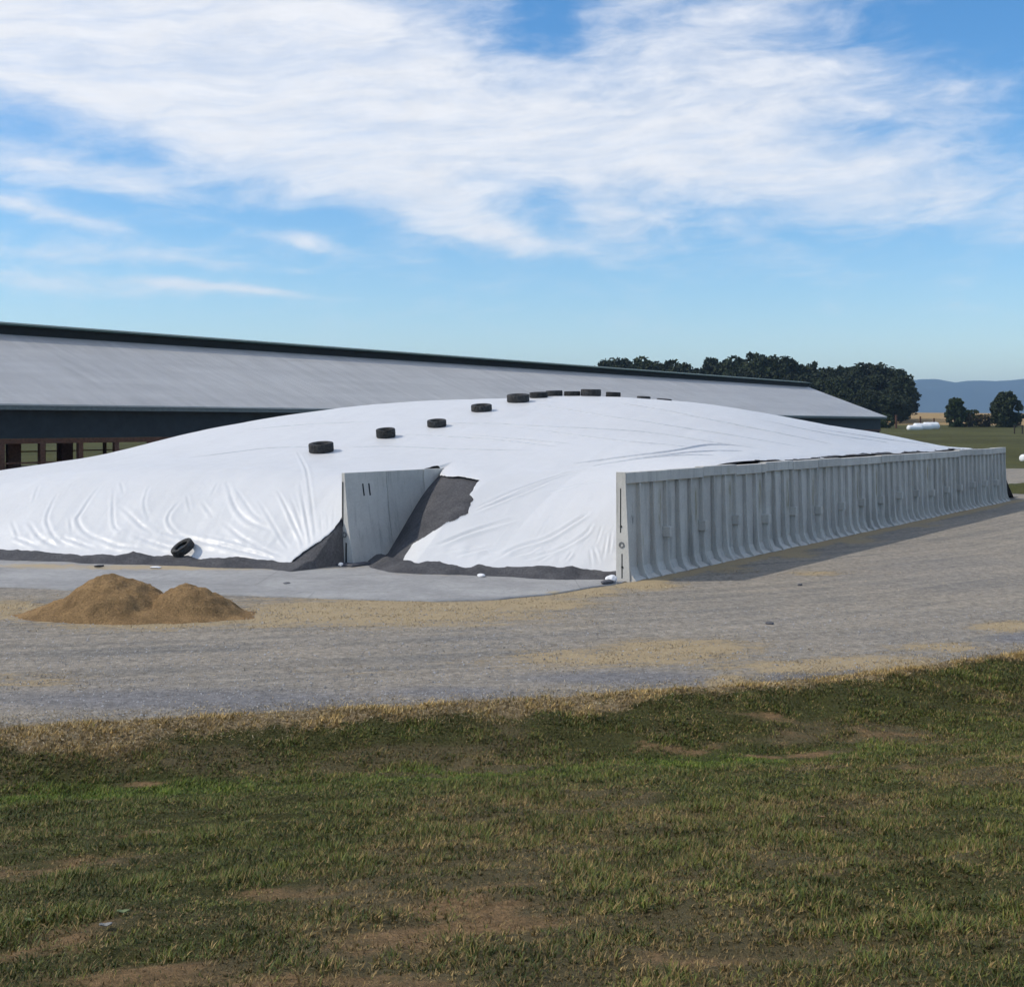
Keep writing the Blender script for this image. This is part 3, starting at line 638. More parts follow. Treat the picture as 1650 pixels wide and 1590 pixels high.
# --- the shorter middle wall
mw = wall_empty('dividing_wall', 'smooth concrete wall between the bunkers, two dark strokes painted near its end', 'wall', -1.48, MIDV)
MH = 2.82
for (a, b) in ((0, 1.93), (1.93, 3.80), (3.80, 5.7)):
    V, Fc = prism([(0, -.1), (0, MH), (-.13, MH), (-.15, 2.5), (-.28, 1.3), (-.50, 0), (-.50, -.1)], a+.008, b-.008)
    bevel(mesh('wall_panel', V, Fc, 'wall', mw), .008)
V, Fc = prism([(-.02, 0), (-.02, MH-.03), (-.11, MH-.03), (-.24, 1.3), (-.46, 0)], .03, 5.6); mesh('joint_filler', V, Fc, 'dark', mw)
V, Fc = box_vf(-.006, .02, -.075, -.04, 1.20, 2.55); box_vf(-.006, .02, -.22, -.17, .12, .72, V, Fc); mesh('groove', V, Fc, 'dark', mw)
ring('bolt_ring', mw, -.13, .96, .05, .09, 'steel', -.02, .03)
for xm in (.82, 1.10):                                                   # the two painted strokes
    V = []; zs = (2.10, 2.27, 2.47)
    for k, z in enumerate(zs):
        yo = np.interp(z, [1.3, 2.5], [-.28, -.15])-.003
        for dx in (-.033, .033): V.append((xm-.012*k+dx, yo, z)); 
    V2 = [(a, b+.004, c) for a, b, c in V]
    Fc = [(0, 1, 3, 2), (2, 3, 5, 4)]; Fc += [tuple(i+6 for i in f[::-1]) for f in Fc]+[(0, 2, 8, 6), (2, 4, 10, 8), (1, 7, 9, 3), (3, 9, 11, 5), (0, 6, 7, 1), (4, 5, 11, 10)]
    mesh('painted_stroke', V+V2, Fc, 'paint', mw)
V, Fc = box_vf(-.35, .5, -.75, .25, .03, .13); bevel(mesh('footing', V, Fc, 'stone', mw), .03)

# ================================================================ TYRES
def tyre_mesh(name, R, wd, seed):
    r = random.Random(seed); n = 44; h = wd/2; ri = R*.56
    prof = [(ri, -h*.62), (ri+.03*R, -h*.80), (R*.72, -h*.98), (R*.86, -h), (R*.95, -h*.93), (R*.985, -h*.80), (R, -h*.66), (R, -h*.40), (R*.97, -h*.36), (R*.97, -h*.26), (R, -h*.22),
            (R, h*.22), (R*.97, h*.26), (R*.97, h*.36), (R, h*.40), (R, h*.66), (R*.985, h*.80), (R*.95, h*.93), (R*.86, h), (R*.72, h*.98), (ri+.03*R, h*.80), (ri, h*.62), (ri*1.06, h*.5), (R*.88, h*.45), (R*.90, -h*.45), (ri*1.06, -h*.5)]
    V, Fc = [], []; k = len(prof)
    for i in range(n):
        a = 2*math.pi*i/n; wob = 1+.012*math.sin(2*a+seed)
        for j, (pr, pz) in enumerate(prof):
            rr = pr*wob*(.968 if (4 < j < 8 or 13 < j < 17) and i % 2 else 1)
            V.append((rr*math.cos(a), rr*math.sin(a), pz))
    for i in range(n):
        for j in range(k): Fc.append((i*k+j, i*k+(j+1) % k, ((i+1) % n)*k+(j+1) % k, ((i+1) % n)*k+j))
    return mesh(name, V, Fc, 'rubber')
TY = [(518,730,40,.33,'dark worn tyre lying lowest on the left slope of the white sheet'),(622,706,31,.32,'black tyre on the sheet, second up from the lowest of the row'),(704,689,31,.26,'black tyre with open centre showing, third up the row on the sheet'),
 (776,664,34,.27,'black tyre tilted on the white sheet just below the cluster at the crest'),(835,649,37,.33,'broad dark tyre at the left end of the crest cluster'),(868,642,30,.25,'brownish tyre touching the broad tyre at the crest'),
 (893,639,27,.27,'tyre on the crest, third from the left of the cluster'),(922,638,26,.22,'low tyre just left of the tall topmost tyre'),(952,637,33,.32,'topmost tyre at the highest point of the white mound'),
 (988,641,24,.24,'small tyre right of the topmost tyre on the crest'),(1037,644,22,.19,'half sunken tyre on the crest, second from the right end of the row'),(1070,648,24,.14,'thin sliver of a tyre at the right end of the row')]
for i, (px, py, wpx, wd, lab) in enumerate(TY):
    u, v = project(px, py); x, y = W(u, v)
    if px > 980:                                                          # these stand a little behind the crest
        k = 1+(.8 if px < 1000 else 1.6)/y; x, y = x*k, y*k; u, v = UV(x, y)
    R = wpx*y/F/2; e = .2; z = float(mound(u, v))
    t = tyre_mesh('tyre', R, wd, i)
    if px > 980: z -= .02+(.06 if px > 1000 else 0)
    g1 = (mound(u+e, v)-mound(u-e, v))/(2*e); g2 = (mound(u, v+e)-mound(u, v-e))/(2*e)
    nx, ny = -(g1*DD+g2*MM); nrm = Vector((float(nx), float(ny), 1)).normalized()
    t.rotation_mode = 'QUATERNION'; t.rotation_quaternion = nrm.to_track_quat('Z', 'Y') @ Vector((0, 0, 1)).rotation_difference(Vector((0, 0, 1)))
    t.location = Vector((x, y, z+.035))+nrm*(wd/2)
    tag(t, lab, 'tyre', 'tyres weighing down the white sheet')
lu, lv = project(297, 891); lx, ly = W(lu, lv); lz = float(mound(lu, lv))
t = tyre_mesh('tyre', .36, .25, 31); t.location = (lx-.02, ly-.12, lz+.13); t.rotation_euler = (math.radians(30), math.radians(-20), math.radians(-20))
tag(t, 'tyre propped on edge against the foot of the white sheet', 'tyre')

# ================================================================ THE LONG BARN
BV, BE, BZ = 49.5, 177.0, 5.5                        # eave offset across, far end along, eave height
bx0, by0 = W(-40, BV)
barn = thing('barn', 'very long low cattle barn with grey metal roof and dark open ridge', 'barn', (bx0, by0, 0)); barn.rotation_euler = (0, 0, WALLROT)
BL = BE+40                                           # local x along, y across (away), z up
def bpart(name, V, Fc, mat, parent=barn): return mesh(name, V, Fc, mat, parent)
HALF, PEAK = 14.85, 10.68
sl = (PEAK-BZ)/(HALF-1.1)
for nm, s in (('roof', 1), ('roof', -1)):
    y0, y1 = (0, HALF-1.1) if s == 1 else (2*HALF, HALF+1.1)
    V, Fc = prism([(y0, BZ-.10), (y0, BZ), (y1, PEAK), (y1, PEAK-.14)], 0, BL); bpart(nm, V, Fc, 'roof')
for y0 in (.02, 2*HALF-.12):
    V, Fc = box_vf(.1, BL-.1, y0+.02, y0+.10, BZ-.36, BZ-.105); bpart('fascia', V, Fc, 'fascia')
V, Fc = box_vf(.2, BL-.25, HALF-1.05, HALF+1.05, PEAK-.25, PEAK+.62); rv = bpart('ridge_vent', V, Fc, 'vent')
V, Fc = prism([(HALF-1.5, PEAK+.62), (HALF-1.5, PEAK+.74), (HALF, PEAK+.98), (HALF+1.5, PEAK+.74), (HALF+1.5, PEAK+.62), (HALF, PEAK+.84)], 0, BL); mesh('vent_cap', V, Fc, 'vcap', rv)
for y0 in (.95, 2*HALF-1.1):
    V, Fc = box_vf(.6, BL-.6, y0, y0+.12, 3.42, BZ-.30); bpart('curtain', V, Fc, 'curtain')
    V, Fc = box_vf(.6, BL-.6, y0-.04, y0+.2, 3.10, 3.41); bpart('header_beam', V, Fc, 'wood')
    V, Fc = box_vf(.6, BL-.6, y0-.02, y0+.18, -.2, .75); bpart('kerb_wall', V, Fc, 'kerb')
    V, Fc = box_vf(.6, BL-.6, y0+.03, y0+.11, 1.88, 1.98); bpart('rail', V, Fc, 'wood')
def post_me(wd, dp, h): V, Fc = box_vf(-wd/2, wd/2, -dp/2, dp/2, 0, h); m = bpy.data.meshes.new('post'); m.from_pydata(V, [], Fc); m.materials.append(MAT['wood']); return m
pm, pi = post_me(.34, .25, 3.10), post_me(.2, .2, 8.2)
pi2 = post_me(.9, .3, 3.2)
for k in range(24): child('post', pm, barn, (14.3+40-14*2.75+k*2.75, 1.05, 0))
for k in range(24): child('post', pm, barn, (14.3+40-14*2.75+k*2.75, 2*HALF-1.0, 0))
for k in range(14): child('post', pi, barn, (20+k*5.5, HALF-3.5, 0)); child('post', pi, barn, (21+k*5.5, HALF+3.5, 0))
child('feed_panel', pi2, barn, (57.2, 4.2, 0)); child('feed_panel', pi2, barn, (64.5, 9.0, 0))
for xe in (.7, BL-.85):
    V, Fc = prism([(1.1, 0), (1.1, BZ-.05), (HALF-1.1, PEAK-.22), (HALF+1.1, PEAK-.22), (2*HALF-1.1, BZ-.05), (2*HALF-1.1, 0)], xe, xe+.15); bpart('gable_wall', V, Fc, 'curtain')

# ================================================================ LOOSE HEAP ON THE ROAD
hx0, hy0 = ground_pt(222, 992)
a = np.linspace(-3.6, 3.6, 130); b_ = np.linspace(-2.2, 2.4, 90); HU, HV = np.meshgrid(a, b_)
def cone(cx, cy, rx, ry, h, p=1.25):
    r = np.hypot((HU-cx)/rx, (HV-cy)/ry); return h*np.clip(1-r**p, 0, 1)**1.05
hz = np.maximum(cone(-.55, .1, 1.42, 1.45, .74, 2.4), cone(1.15, .0, 1.25, 1.05, .60, 1.7))
hz = np.maximum(hz, np.maximum(cone(-1.25, -.1, 1.35, 1.1, .42), cone(.3, -.4, 2.3, 1.1, .22)))
hz = hz*(1+.35*(fbm(HU*1.3, HV*1.3, 3, 301)-.5))+hz.clip(0, .3)/.3*((fbm(HU*4, HV*4, 4, 311, .6)-.5)*.17+(fbm(HU*14, HV*14, 2, 321)-.5)*.06)
hz = hz+.12*sstep(1.25, .35, np.hypot(HU/3.0, HV/1.6)+(fbm(HU*1.5, HV*1.5, 3, 5)-.5)*.5)-.03
hp = nmesh('feed_heap', np.c_[HU.ravel(), HV.ravel(), hz.ravel()], gridq(*HU.shape), 'heap', smooth=False); hp.location = (hx0, hy0, 0)
tag(hp, 'low tan-brown two-humped heap of loose feed on the gravel', 'heap')

# ================================================================ TREES
def leaf_cloud(clumps, per, size, seed):
    r = np.random.default_rng(seed); P = []; T = []
    for (cx, cy, cz, cr) in clumps:
        d = r.normal(size=(per, 3)); d /= np.linalg.norm(d, axis=1)[:, None]; d *= (r.uniform(.35, 1, per)**.5)[:, None]*cr
        d[:, 2] *= .8; P.append(d+[cx, cy, cz]); T.append(np.full(per, r.uniform(0, 1))*.6+r.uniform(0, .4, per))
    P = np.concatenate(P); T = np.concatenate(T); n = len(P)
    a = r.normal(size=(n, 3)); a /= np.linalg.norm(a, axis=1)[:, None]; b = np.cross(a, r.normal(size=(n, 3))); b /= np.linalg.norm(b, axis=1)[:, None]
    s = r.uniform(.6, 1.3, n)[:, None]*size
    V = np.stack([P-a*s, P+b*s*.55, P+a*s, P-b*s*.55], 1).reshape(-1, 3)
    return V, np.arange(4*n).reshape(n, 4), np.repeat(T, 4)
def tube(P0_, P1_, r0, r1, V, Fc, n=7):
    d = Vector(P1_)-Vector(P0_); qn = d.to_track_quat('Z', 'Y'); b = len(V)
    for p, r in ((P0_, r0), (P1_, r1)):
        for k in range(n): V.append(tuple(Vector(p)+qn @ Vector((r*math.cos(2*math.pi*k/n), r*math.sin(2*math.pi*k/n), 0))))
    Fc += [(b+k, b+(k+1) % n, b+n+(k+1) % n, b+n+k) for k in range(n)]
def tree(name, H, RW, low, seed, leaf, loc, label, cat='tree', group=None, nc=46, per=34, size=.5):
    r = random.Random(seed); t = thing(name, label, cat, loc, group); V, Fc = [], []
    tube((0, 0, -.5), (r.uniform(-.2, .2), 0, H*.62), H*.022+.05, H*.008+.02, V, Fc)
    cl = []
    for k in range(nc):
        th = r.uniform(0, 6.283); ph = r.uniform(-1, 1); rr = r.uniform(.45, 1)**.6
        z = (low+(1-low)*(.5+.5*ph*rr))*H; wv = math.sqrt(max(0, 1-(ph*rr)**2))*RW*r.uniform(.45, 1.0)*(1.05-.25*(z/H))
        cr = r.uniform(.16, .30)*RW; cl.append((wv*math.cos(th), wv*math.sin(th), min(z, H-cr*.7), cr))
        if k % 4 == 0: tube((0, 0, H*r.uniform(low*.8, .55)), (wv*.8*math.cos(th), wv*.8*math.sin(th), z), H*.009+.01, .02, V, Fc, 5)
    mesh('trunk', V, Fc, 'bark', t)
    LV, LQ, LT = leaf_cloud(cl, per, size, seed); nmesh('crown', LV, LQ, leaf, t, attrs=dict(tone=LT))
    return t
protos = [tree('wood_tree', 17, 6.5, .12, 40+k, 'leaf', (0, 0, 0), 'dark leafy tree in the dense wood behind the barn', 'tree', 'trees of the wood behind the barn', nc=85, per=48, size=.62) for k in range(4)]
top = [(935,590),(965,583),(1000,577),(1040,573),(1080,574),(1110,586),(1150,580),(1190,575),(1232,571),(1290,582),(1350,588),(1400,585),(1440,591),(1462,598),(1478,612)]
tr_ = random.Random(11); first = [True]*4
def put_tree(px, Y, hscale=1.0):
    k = tr_.randrange(4); x = (px-HX)/F*Y; z = float(ground_z(np.array(x), np.array(Y)))
    ztop = CAMZ+(HY-np.interp(px, [p[0] for p in top], [p[1] for p in top]))/F*Y
    h = max(6, (ztop-z)*hscale*tr_.uniform(.9, 1.04)); src = protos[k]
    if first[k]: o = src; first[k] = False
    else:
        o = src.copy(); COL.objects.link(o)
        for c in src.children: d = c.copy(); COL.objects.link(d); d.parent = o
    o.location = (x, Y, z-.2); o.scale = (h/17*tr_.uniform(.85, 1.15), h/17*tr_.uniform(.85, 1.15), h/17); o.rotation_euler = (0, 0, tr_.uniform(0, 6.28))
for i in range(27): put_tree(945+i*19.2+tr_.uniform(-7, 7), 352+tr_.uniform(-8, 8))
for i in range(22): put_tree(960+i*23.2+tr_.uniform(-8, 8), 336+tr_.uniform(-6, 6), .80)
for i in range(10): put_tree(1180+i*30+tr_.uniform(-6, 6), 322+tr_.uniform(-4, 4), .58)
put_tree(1452, 330, .9)
for i in range(6): put_tree(1385+i*13, 318+tr_.uniform(-3, 3), .5)
def at(px, Y): x = (px-HX)/F*Y; return (x, Y, float(ground_z(np.array(x), np.array(Y)))-.1)
tree('field_tree', 7.2, 2.4, -.12, 71, 'leaf2', at(1540, 292), 'upright green young tree between white bales and small shrub', size=.36, nc=110, per=60)
tree('field_tree', 8.4, 3.4, -.08, 72, 'leaf', at(1622, 290), 'round dark green tree nearest the right edge of the picture', size=.40, nc=130, per=60)
tree('shrub', 4.6, 2.0, .02, 73, 'leaf2', at(1568, 296), 'small green shrub between the two field trees', 'shrub', size=.30, nc=34, per=50)
tree('shrub', 3.0, 2.6, .0, 74, 'shrub', at(1588, 294), 'low brown dry shrub left of the round tree', 'shrub', size=.28, nc=34, per=50)
tree('shrub', 3.2, 1.5, .0, 75, 'shrub', at(1560, 291), 'brownish shrub in front of the small green shrub', 'shrub', size=.26, nc=24, per=40)
tree('bush', 3.2, 2.2, .0, 76, 'leaf2', at(1428, 285), 'low green bush beside the barn end and a wooden pole', 'bush', size=.30, nc=30, per=40)

# ================================================================ FAR SMALL THINGS
def pole(px, Y, h, wd, name, label, cat, mat='wood'):
    V, Fc = box_vf(-wd/2, wd/2, -wd/2, wd/2, 0, h); box_vf(-wd*.62, wd*.62, -wd*.62, wd*.62, h, h+.12, V, Fc)
    o = bevel(mesh(name, V, Fc, mat), .03); o.location = at(px, Y); tag(o, label, cat); return o
pole(1444, 283, 3.0, .4, 'wooden_pole', 'brown wooden pole standing at the field edge past the barn', 'pole')
pole(1483, 286, 2.6, .3, 'fence_post', 'dark post behind the left part of the white bales', 'post')
pole(1505, 286, 2.2, .3, 'fence_post', 'dark post behind the right part of the white bales', 'post')
def wrapped_bale(loc, L, R, rot, label, name='wrapped_bale'):
    n, m = 20, 13; V, Fc = [], []
    for i in range(m):
        t = i/(m-1); x = (t-.5)*L; e = min(t, 1-t)*L; rr = R*(min(1, .55+.45*math.sqrt(min(1, e/(.35*R)))))*(1+.025*math.sin(i*2.1))
        for k in range(n):
            a_ = 2*math.pi*k/n; V.append((x, rr*math.cos(a_), max(-R*.82, rr*math.sin(a_))))
    for i in range(m-1):
        for k in range(n): Fc.append((i*n+k, i*n+(k+1) % n, (i+1)*n+(k+1) % n, (i+1)*n+k))
    Fc += [tuple(range(n))[::-1], tuple(range((m-1)*n, m*n))]
    o = mesh(name, V, Fc, 'wrap', smooth=True); o.location = (loc[0], loc[1], loc[2]+R*.82); o.rotation_euler = (0, 0, rot); return tag(o, label, 'bale', 'white wrapped bales in the far field')
wrapped_bale(at(1474, 268), 3.6, .62, .25, 'low leftmost white wrapped bale in the far field')
wrapped_bale(at(1487, 272), 4.6, .82, .2, 'long middle white wrapped bale in the far field')
wrapped_bale(at(1500, 276), 3.8, .9, .2, 'rightmost white wrapped bale in the far field')
x, y = ground_pt(1651, 748)
o = wrapped_bale((x, y, .3), 1.0, .42, .6, 'lone white round bale at the picture edge past the wall end', 'round_bale'); del o['group']
fr = thing('post_frame', 'weathered wooden frame of two posts and a rail before the round tree', 'frame', at(1641, 236))
for xx in (-.75, .75):
    V, Fc = box_vf(xx-.1, xx+.1, -.1, .1, -.1, 1.55); mesh('post', V, Fc, 'bark', fr)
V, Fc = box_vf(-.9, .9, -.08, .08, 1.552, 1.74); mesh('rail', V, Fc, 'bark', fr)
# stone edging between apron gravel and grass bank
x, y = W(44.5, -2.5)
for k in range(3):
    V, Fc = box_vf(-.42, .42, -.22, .22, -.1, .22+.05*random.random()); o = bevel(mesh('edging_stone', V, Fc, 'kerb'), .05)
    o.location = (33.3+k*.9, 84.6+k*.12+random.uniform(-.1, .1), .02); o.rotation_euler = (0, 0, .1+random.uniform(-.12, .12))
    tag(o, 'rough edging stone past the wall end, '+('nearest the wall', 'middle of three', 'farthest from the wall')[k], 'stone', 'edging stones past the wall end')

# ================================================================ LITTER AND STONES
def lump(name, R, mat, label, cat, loc, sq=(1, 1, .6), seed=1, group=None):
    bm = bmesh.new(); bmesh.ops.create_icosphere(bm, subdivisions=3, radius=1); r = np.random.default_rng(seed)
    for v in bm.verts:
        k = 1+.55*(float(fbm(v.co.x*1.6+seed*3.1, v.co.y*1.6+v.co.z*1.3, 3, seed))-.5); v.co = Vector((v.co.x*sq[0]*k, v.co.y*sq[1]*k, v.co.z*sq[2]*k))*R
    me = bpy.data.meshes.new(name); bm.to_mesh(me); bm.free(); o = finish(name, me, mat); o.location = loc; o.rotation_euler = (0, 0, seed); return tag(o, label, cat, group)
def gp(px, py, z=0.): x, y = ground_pt(px, py, z); return (x, y, z)
lump('plastic_bag', .15, 'litter', 'crumpled white bag at the foot of the ribbed wall end', 'bag', gp(985, 933, .14), (1, .8, .75), 3)
lump('stone', .15, 'stone', 'dark stone under the crumpled white bag', 'stone', gp(978, 938, .09), (1.5, .8, .5), 4)
lump('plastic_scrap', .17, 'litter', 'white plastic scrap at the foot of the grey berm between the walls', 'litter', gp(775, 927, .08), (1.1, .6, .32), 5)
lump('plastic_scrap', .15, 'litter', 'flat white scrap on the apron in front of the leaning tyre', 'litter', gp(251, 914, .08), (1.2, .6, .2), 6)
lump('plastic_scrap', .10, 'paint', 'black plastic scrap at the berm foot left of the white scrap', 'litter', gp(160, 912, .10), (1.5, .6, .35), 7)
lump('stone', .07, 'litter', 'small pale stone at the base of the dividing wall', 'stone', gp(549, 909, .15), (1, 1, .8), 8)
lump('stone', .055, 'stone', 'small dark stone alone in the middle of the gravel road', 'stone', gp(1240, 1004, .05), (1.6, 1, .6), 9)
lump('stone', .06, 'stone', 'dark clod on the gravel below the ribbed wall', 'stone', gp(1289, 942, .05), (1.2, 1, .6), 10)
lump('flat_stain', .12, 'stone', 'small dark stain on the concrete apron, built as a flat lump', 'litter', gp(462, 939, .06), (1.6, .7, .10), 11)  # a dark stain on the concrete, added as a flattened lump

# ================================================================ GRASS AND STRAW (stuff)
def blades():
    g = np.random.default_rng(21)
    n = 3800000
    y = 5.4+(24.5-5.4)*g.uniform(0, 1, n)**.95; hw = .425*y+3.3; x = g.uniform(-1, 1, n)*hw
    k = g.uniform(0, 1, n) < (hw/13.8)*np.interp(y, [5.4, 9, 14, 24], [1, .85, .60, .45]); x, y = x[k], y[k]
    # gather into tufts
    tux = np.floor(x/.085); tuy = np.floor(y/.085); jx, jy = _hash(tux, tuy, 5), _hash(tux, tuy, 6); pull = .55*_hash(tux, tuy, 7)
    x = x*(1-pull)+(tux+jx)*.085*pull; y = y*(1-pull)+(tuy+jy)*.085*pull
    dry, soil, straw, lush, q = lawn_masks(x, y)
    clump = fbm(x*2.6, y*2.6, 3, 401); big = fbm(x*.9, y*1.3, 3, 411)
    tus = fbm(x*3.3+7, y*3.9, 2, 421)
    cover = np.clip(1.02-soil*.95-.12*sstep(.50, .36, clump)-straw*.45, 0, 1)*sstep(-.35, .1, q+.25*(clump-.5))
    k = g.uniform(0, 1, len(x)) < cover
    x, y, dry, soil, straw, lush, q, clump, big, tus = [a_[k] for a_ in (x, y, dry, soil, straw, lush, q, clump, big, tus)]; n = len(x)
    z = lawn_z(x, y)-.004
    h = (.026+.034*sstep(.32, .68, clump)+.014*sstep(.5, .7, big))*g.uniform(.55, 1.35, n)*(1-.4*soil)*(.82+.40*sstep(.4, .65, tus))*(1+.35*straw)
    isdry = g.uniform(0, 1, n) < np.clip(.26+.62*dry*(1-sstep(.45, .62, clump)*.75)+straw*1.0+soil*.4-lush*.3, .06, .97)
    lean = np.where(isdry, g.uniform(.4, 1.6, n), g.uniform(.35, 1.4, n)); th = g.uniform(0, 6.283, n)+.0
    wd = (.0015+.00022*y)*g.uniform(.7, 1.35, n)*np.where(y > 8.6, 1.25, 1)
    ln = h*1.0; dxl, dyl = np.cos(th)*np.sin(lean)*ln, np.sin(th)*np.sin(lean)*ln; dzl = np.cos(lean)*ln
    # blade faces roughly across its lean
    sx, sy = -np.sin(th+g.normal(0, .5, n))*wd, np.cos(th+g.normal(0, .5, n))*wd
    b0 = np.c_[x-sx, y-sy, z]; b1 = np.c_[x+sx, y+sy, z]
    m = np.c_[x+dxl*.42, y+dyl*.42, z+dzl*.60]; m0 = m-np.c_[sx, sy, 0*sx]*.8; m1 = m+np.c_[sx, sy, 0*sx]*.8; tp = np.c_[x+dxl, y+dyl, z+np.maximum(dzl, .004)]
    nr = y < 8.6; fr = ~nr; nn = int(nr.sum()); nf_ = int(fr.sum())                 # near blades bend, far ones are single slivers
    Va = np.stack([b0[nr], b1[nr], m1[nr], m0[nr], tp[nr]], 1).reshape(-1, 3); Vb = np.stack([b0[fr], b1[fr], tp[fr]], 1).reshape(-1, 3)
    V = np.r_[Va, Vb]; i = np.arange(nn)[:, None]*5
    Tq = np.concatenate([i+[0, 1, 2], i+[0, 2, 3], i+[3, 2, 4], 5*nn+np.arange(nf_*3).reshape(-1, 3)])
    pal = np.array([(.040, .058, .022), (.060, .078, .026), (.082, .098, .034), (.045, .068, .034), (.10, .105, .042)]); cg = pal[g.integers(0, 5, n)]*g.uniform(.75, 1.3, n)[:, None]
    cg = cg*np.array([1.18, 1.10, .50])*(.80+.48*sstep(.32, .66, tus))[:, None]; cg = cg*(1+.55*lush[:, None]*np.array([.6, 1.0, .1]))*(.85+.4*big)[:, None]
    pd_ = np.array([(.21, .155, .085), (.16, .12, .065), (.115, .095, .045), (.28, .215, .125)]); cd = pd_[g.integers(0, 4, n)]*g.uniform(.7, 1.25, n)[:, None]*(1+1.1*straw)[:, None]*np.array([1.02, .92, .62])*(.78+.42*sstep(.3, .68, tus))[:, None]
    c = np.where(isdry[:, None], cd, cg); c = np.c_[c, np.ones(n)]; c4 = np.r_[np.repeat(c[nr], 5, 0), np.repeat(c[fr], 3, 0)]
    return V, Tq, c4
V, Tq, c4 = blades()
tag(nmesh('lawn_grass', V, Tq, 'grass', attrs=dict(col=c4)), 'short patchy green and dry grass of the near lawn', 'grass', kind='stuff')
print('grass tris', len(Tq))
def straw_bits():                                                        # loose chopped straw on road and at its edge
    g = np.random.default_rng(33); n = 420000
    y = 16+(40-16)*g.uniform(0, 1, n)**1.3; x = g.uniform(-1, 1, n)*(.425*y+2)
    q = edge_y(x)-y; st = px_mask(x, y, STRAW); nn = fbm(x*1.6, y*2.6, 5, 501, .65)
    ed = lawn_masks(x, y)[2]
    den = np.clip(st*.9+(nn-.5)*2.6-.25, 0, 1)*(st > .08)*.55*(q < -.05)+ed*.55+.012*(q < 0)
    u, v = UV(x, y); k = (g.uniform(0, 1, n) < den) & (y < 36.5) & (q < 1.2) & ~((v > -.5) & (u > -.3))
    x, y, q, ed = x[k], y[k], q[k], ed[k]; n = len(x)
    z = np.where(q > -.12, lawn_z(x, y)+.008+ed*.03*g.uniform(0, 1, n), .036)
    L = g.uniform(.008, .026, n); th = g.uniform(0, 6.283, n); wd = g.uniform(.0018, .0038, n)*(y/18)
    dx, dy = np.cos(th)*L, np.sin(th)*L; sx, sy = -np.sin(th)*wd, np.cos(th)*wd; dz = g.normal(0, .012, n)
    V = np.stack([np.c_[x-dx-sx, y-dy-sy, z-dz], np.c_[x-dx+sx, y-dy+sy, z-dz+.004], np.c_[x+dx+sx, y+dy+sy, z+dz+.004], np.c_[x+dx-sx, y+dy-sy, z+dz]], 1).reshape(-1, 3)
    pal = np.array([(.50, .39, .22), (.38, .28, .15), (.26, .19, .10), (.60, .50, .32)]); c = pal[g.integers(0, 4, n)]*g.uniform(.5, 1.0, n)[:, None]
    return V, np.arange(4*n).reshape(n, 4), np.repeat(np.c_[c, np.ones(n)], 4, 0)
V, Q, c4 = straw_bits()
tag(nmesh('loose_straw', V, Q, 'grass', attrs=dict(col=c4)), 'loose chopped straw strewn over the gravel road and its edge', 'straw', kind='stuff')
def pebbles():
    g = np.random.default_rng(44); n = 26000
    y = 17.5+(36-17.5)*g.uniform(0, 1, n)**1.2; x = g.uniform(-1, 1, n)*(.425*y+2); q = edge_y(x)-y; u, v = UV(x, y)
    k = (q < -.1) & ~((v > -.6) & (u > -.3)) & (HY+F*CAMZ/y > 980); x, y = x[k], y[k]; n = len(x)
    r = g.uniform(.006, .02, n)*g.choice([1, 1, 1, 1.6], n); th = g.uniform(0, 6.28, n)
    T = np.array([(1, 0, 0), (-.5, .87, 0), (-.5, -.87, 0), (0, 0, .9)])
    V = np.stack([np.c_[x+r*(T[j, 0]*np.cos(th)-T[j, 1]*np.sin(th)), y+r*(T[j, 0]*np.sin(th)+T[j, 1]*np.cos(th)), .028+r*T[j, 2]] for j in range(4)], 1).reshape(-1, 3)
    i = np.arange(n)[:, None]*4; c = np.array([.24, .24, .245])*g.uniform(.5, 1.5, n)[:, None]
    return V, np.concatenate([i+[0, 1, 3], i+[1, 2, 3], i+[2, 0, 3]]), np.repeat(np.c_[c, np.ones(n)], 4, 0)
V, Q, c4 = pebbles()
tag(nmesh('road_gravel', V, Q, 'grass', attrs=dict(col=c4)), 'loose grey pebbles on the gravel road', 'gravel', kind='stuff')
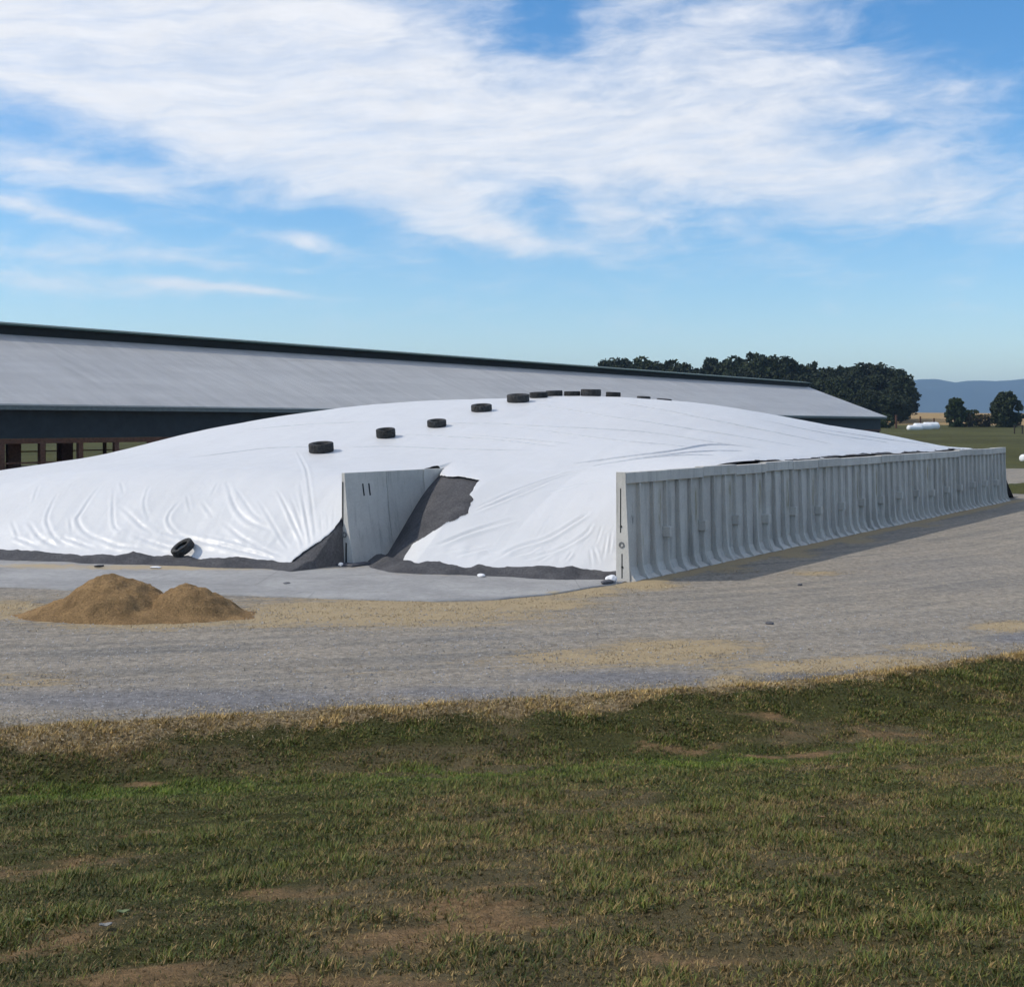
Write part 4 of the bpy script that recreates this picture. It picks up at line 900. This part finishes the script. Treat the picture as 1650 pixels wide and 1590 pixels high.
# a few fallen leaves in the grass
def on_lawn(px, py):
    Y = np.linspace(5, 25, 4000); X = (px-HX)/F*Y; Z = CAMZ-(py-HY)/F*Y; k = np.nonzero(lawn_z(X, Y) >= Z)[0][0]; return (float(X[k]), float(Y[k]), float(lawn_z(X[k:k+1], Y[k:k+1])[0])+.02)
for px, py, mt, lab in ((48, 1490, 'leafgreen', 'pale green broad leaf lying on bare soil near the left edge'), (198, 1476, 'leafgreen', 'pale green leaf in the grass right of another pale leaf'), (170, 1498, 'pale', 'whitish curled leaf on the bare soil patch'), (1325, 1321, 'brownleaf', 'brown fallen leaf in the grass on the right')):
    V = []; n = 9
    for k in range(n):
        t = k/(n-1); wv = .02*math.sin(math.pi*min(1, t*1.02+.02))**.8; V += [((t-.5)*.075, -wv, .012+.02*abs(t-.5)), ((t-.5)*.075, 0, .002+.02*abs(t-.5)), ((t-.5)*.075, wv, .014+.02*abs(t-.5))]
    Fc = [(k*3+j, k*3+3+j, k*3+4+j, k*3+1+j) for k in range(n-1) for j in (0, 1)]
    o = mesh('fallen_leaf', V, Fc, mt, smooth=True); sm = o.modifiers.new('thick', 'SOLIDIFY'); sm.thickness = .002
    o.location = on_lawn(px, py); o.rotation_euler = (0, .1, random.uniform(0, 6)); tag(o, lab, 'leaf', 'fallen leaves on the lawn')

# ================================================================ HAZE
V, Fc = box_vf(-9000, 9000, -400, 10500, -60, 340)
me = bpy.data.meshes.new('haze'); me.from_pydata(V, [], Fc)
hm = bpy.data.materials.new('haze'); hm.use_nodes = True; hm.node_tree.nodes.clear()
pv = hm.node_tree.nodes.new('ShaderNodeVolumePrincipled'); pv.inputs['Color'].default_value = (.48, .70, 1, 1); pv.inputs['Density'].default_value = 1.2e-4; pv.inputs['Anisotropy'].default_value = .2
ho = hm.node_tree.nodes.new('ShaderNodeOutputMaterial'); hm.node_tree.links.new(pv.outputs[0], ho.inputs['Volume'])
me.materials.append(hm); hz_o = bpy.data.objects.new('haze', me); COL.objects.link(hz_o); tag(hz_o, 'thin blue daylight haze over the distance', 'haze', kind='stuff')
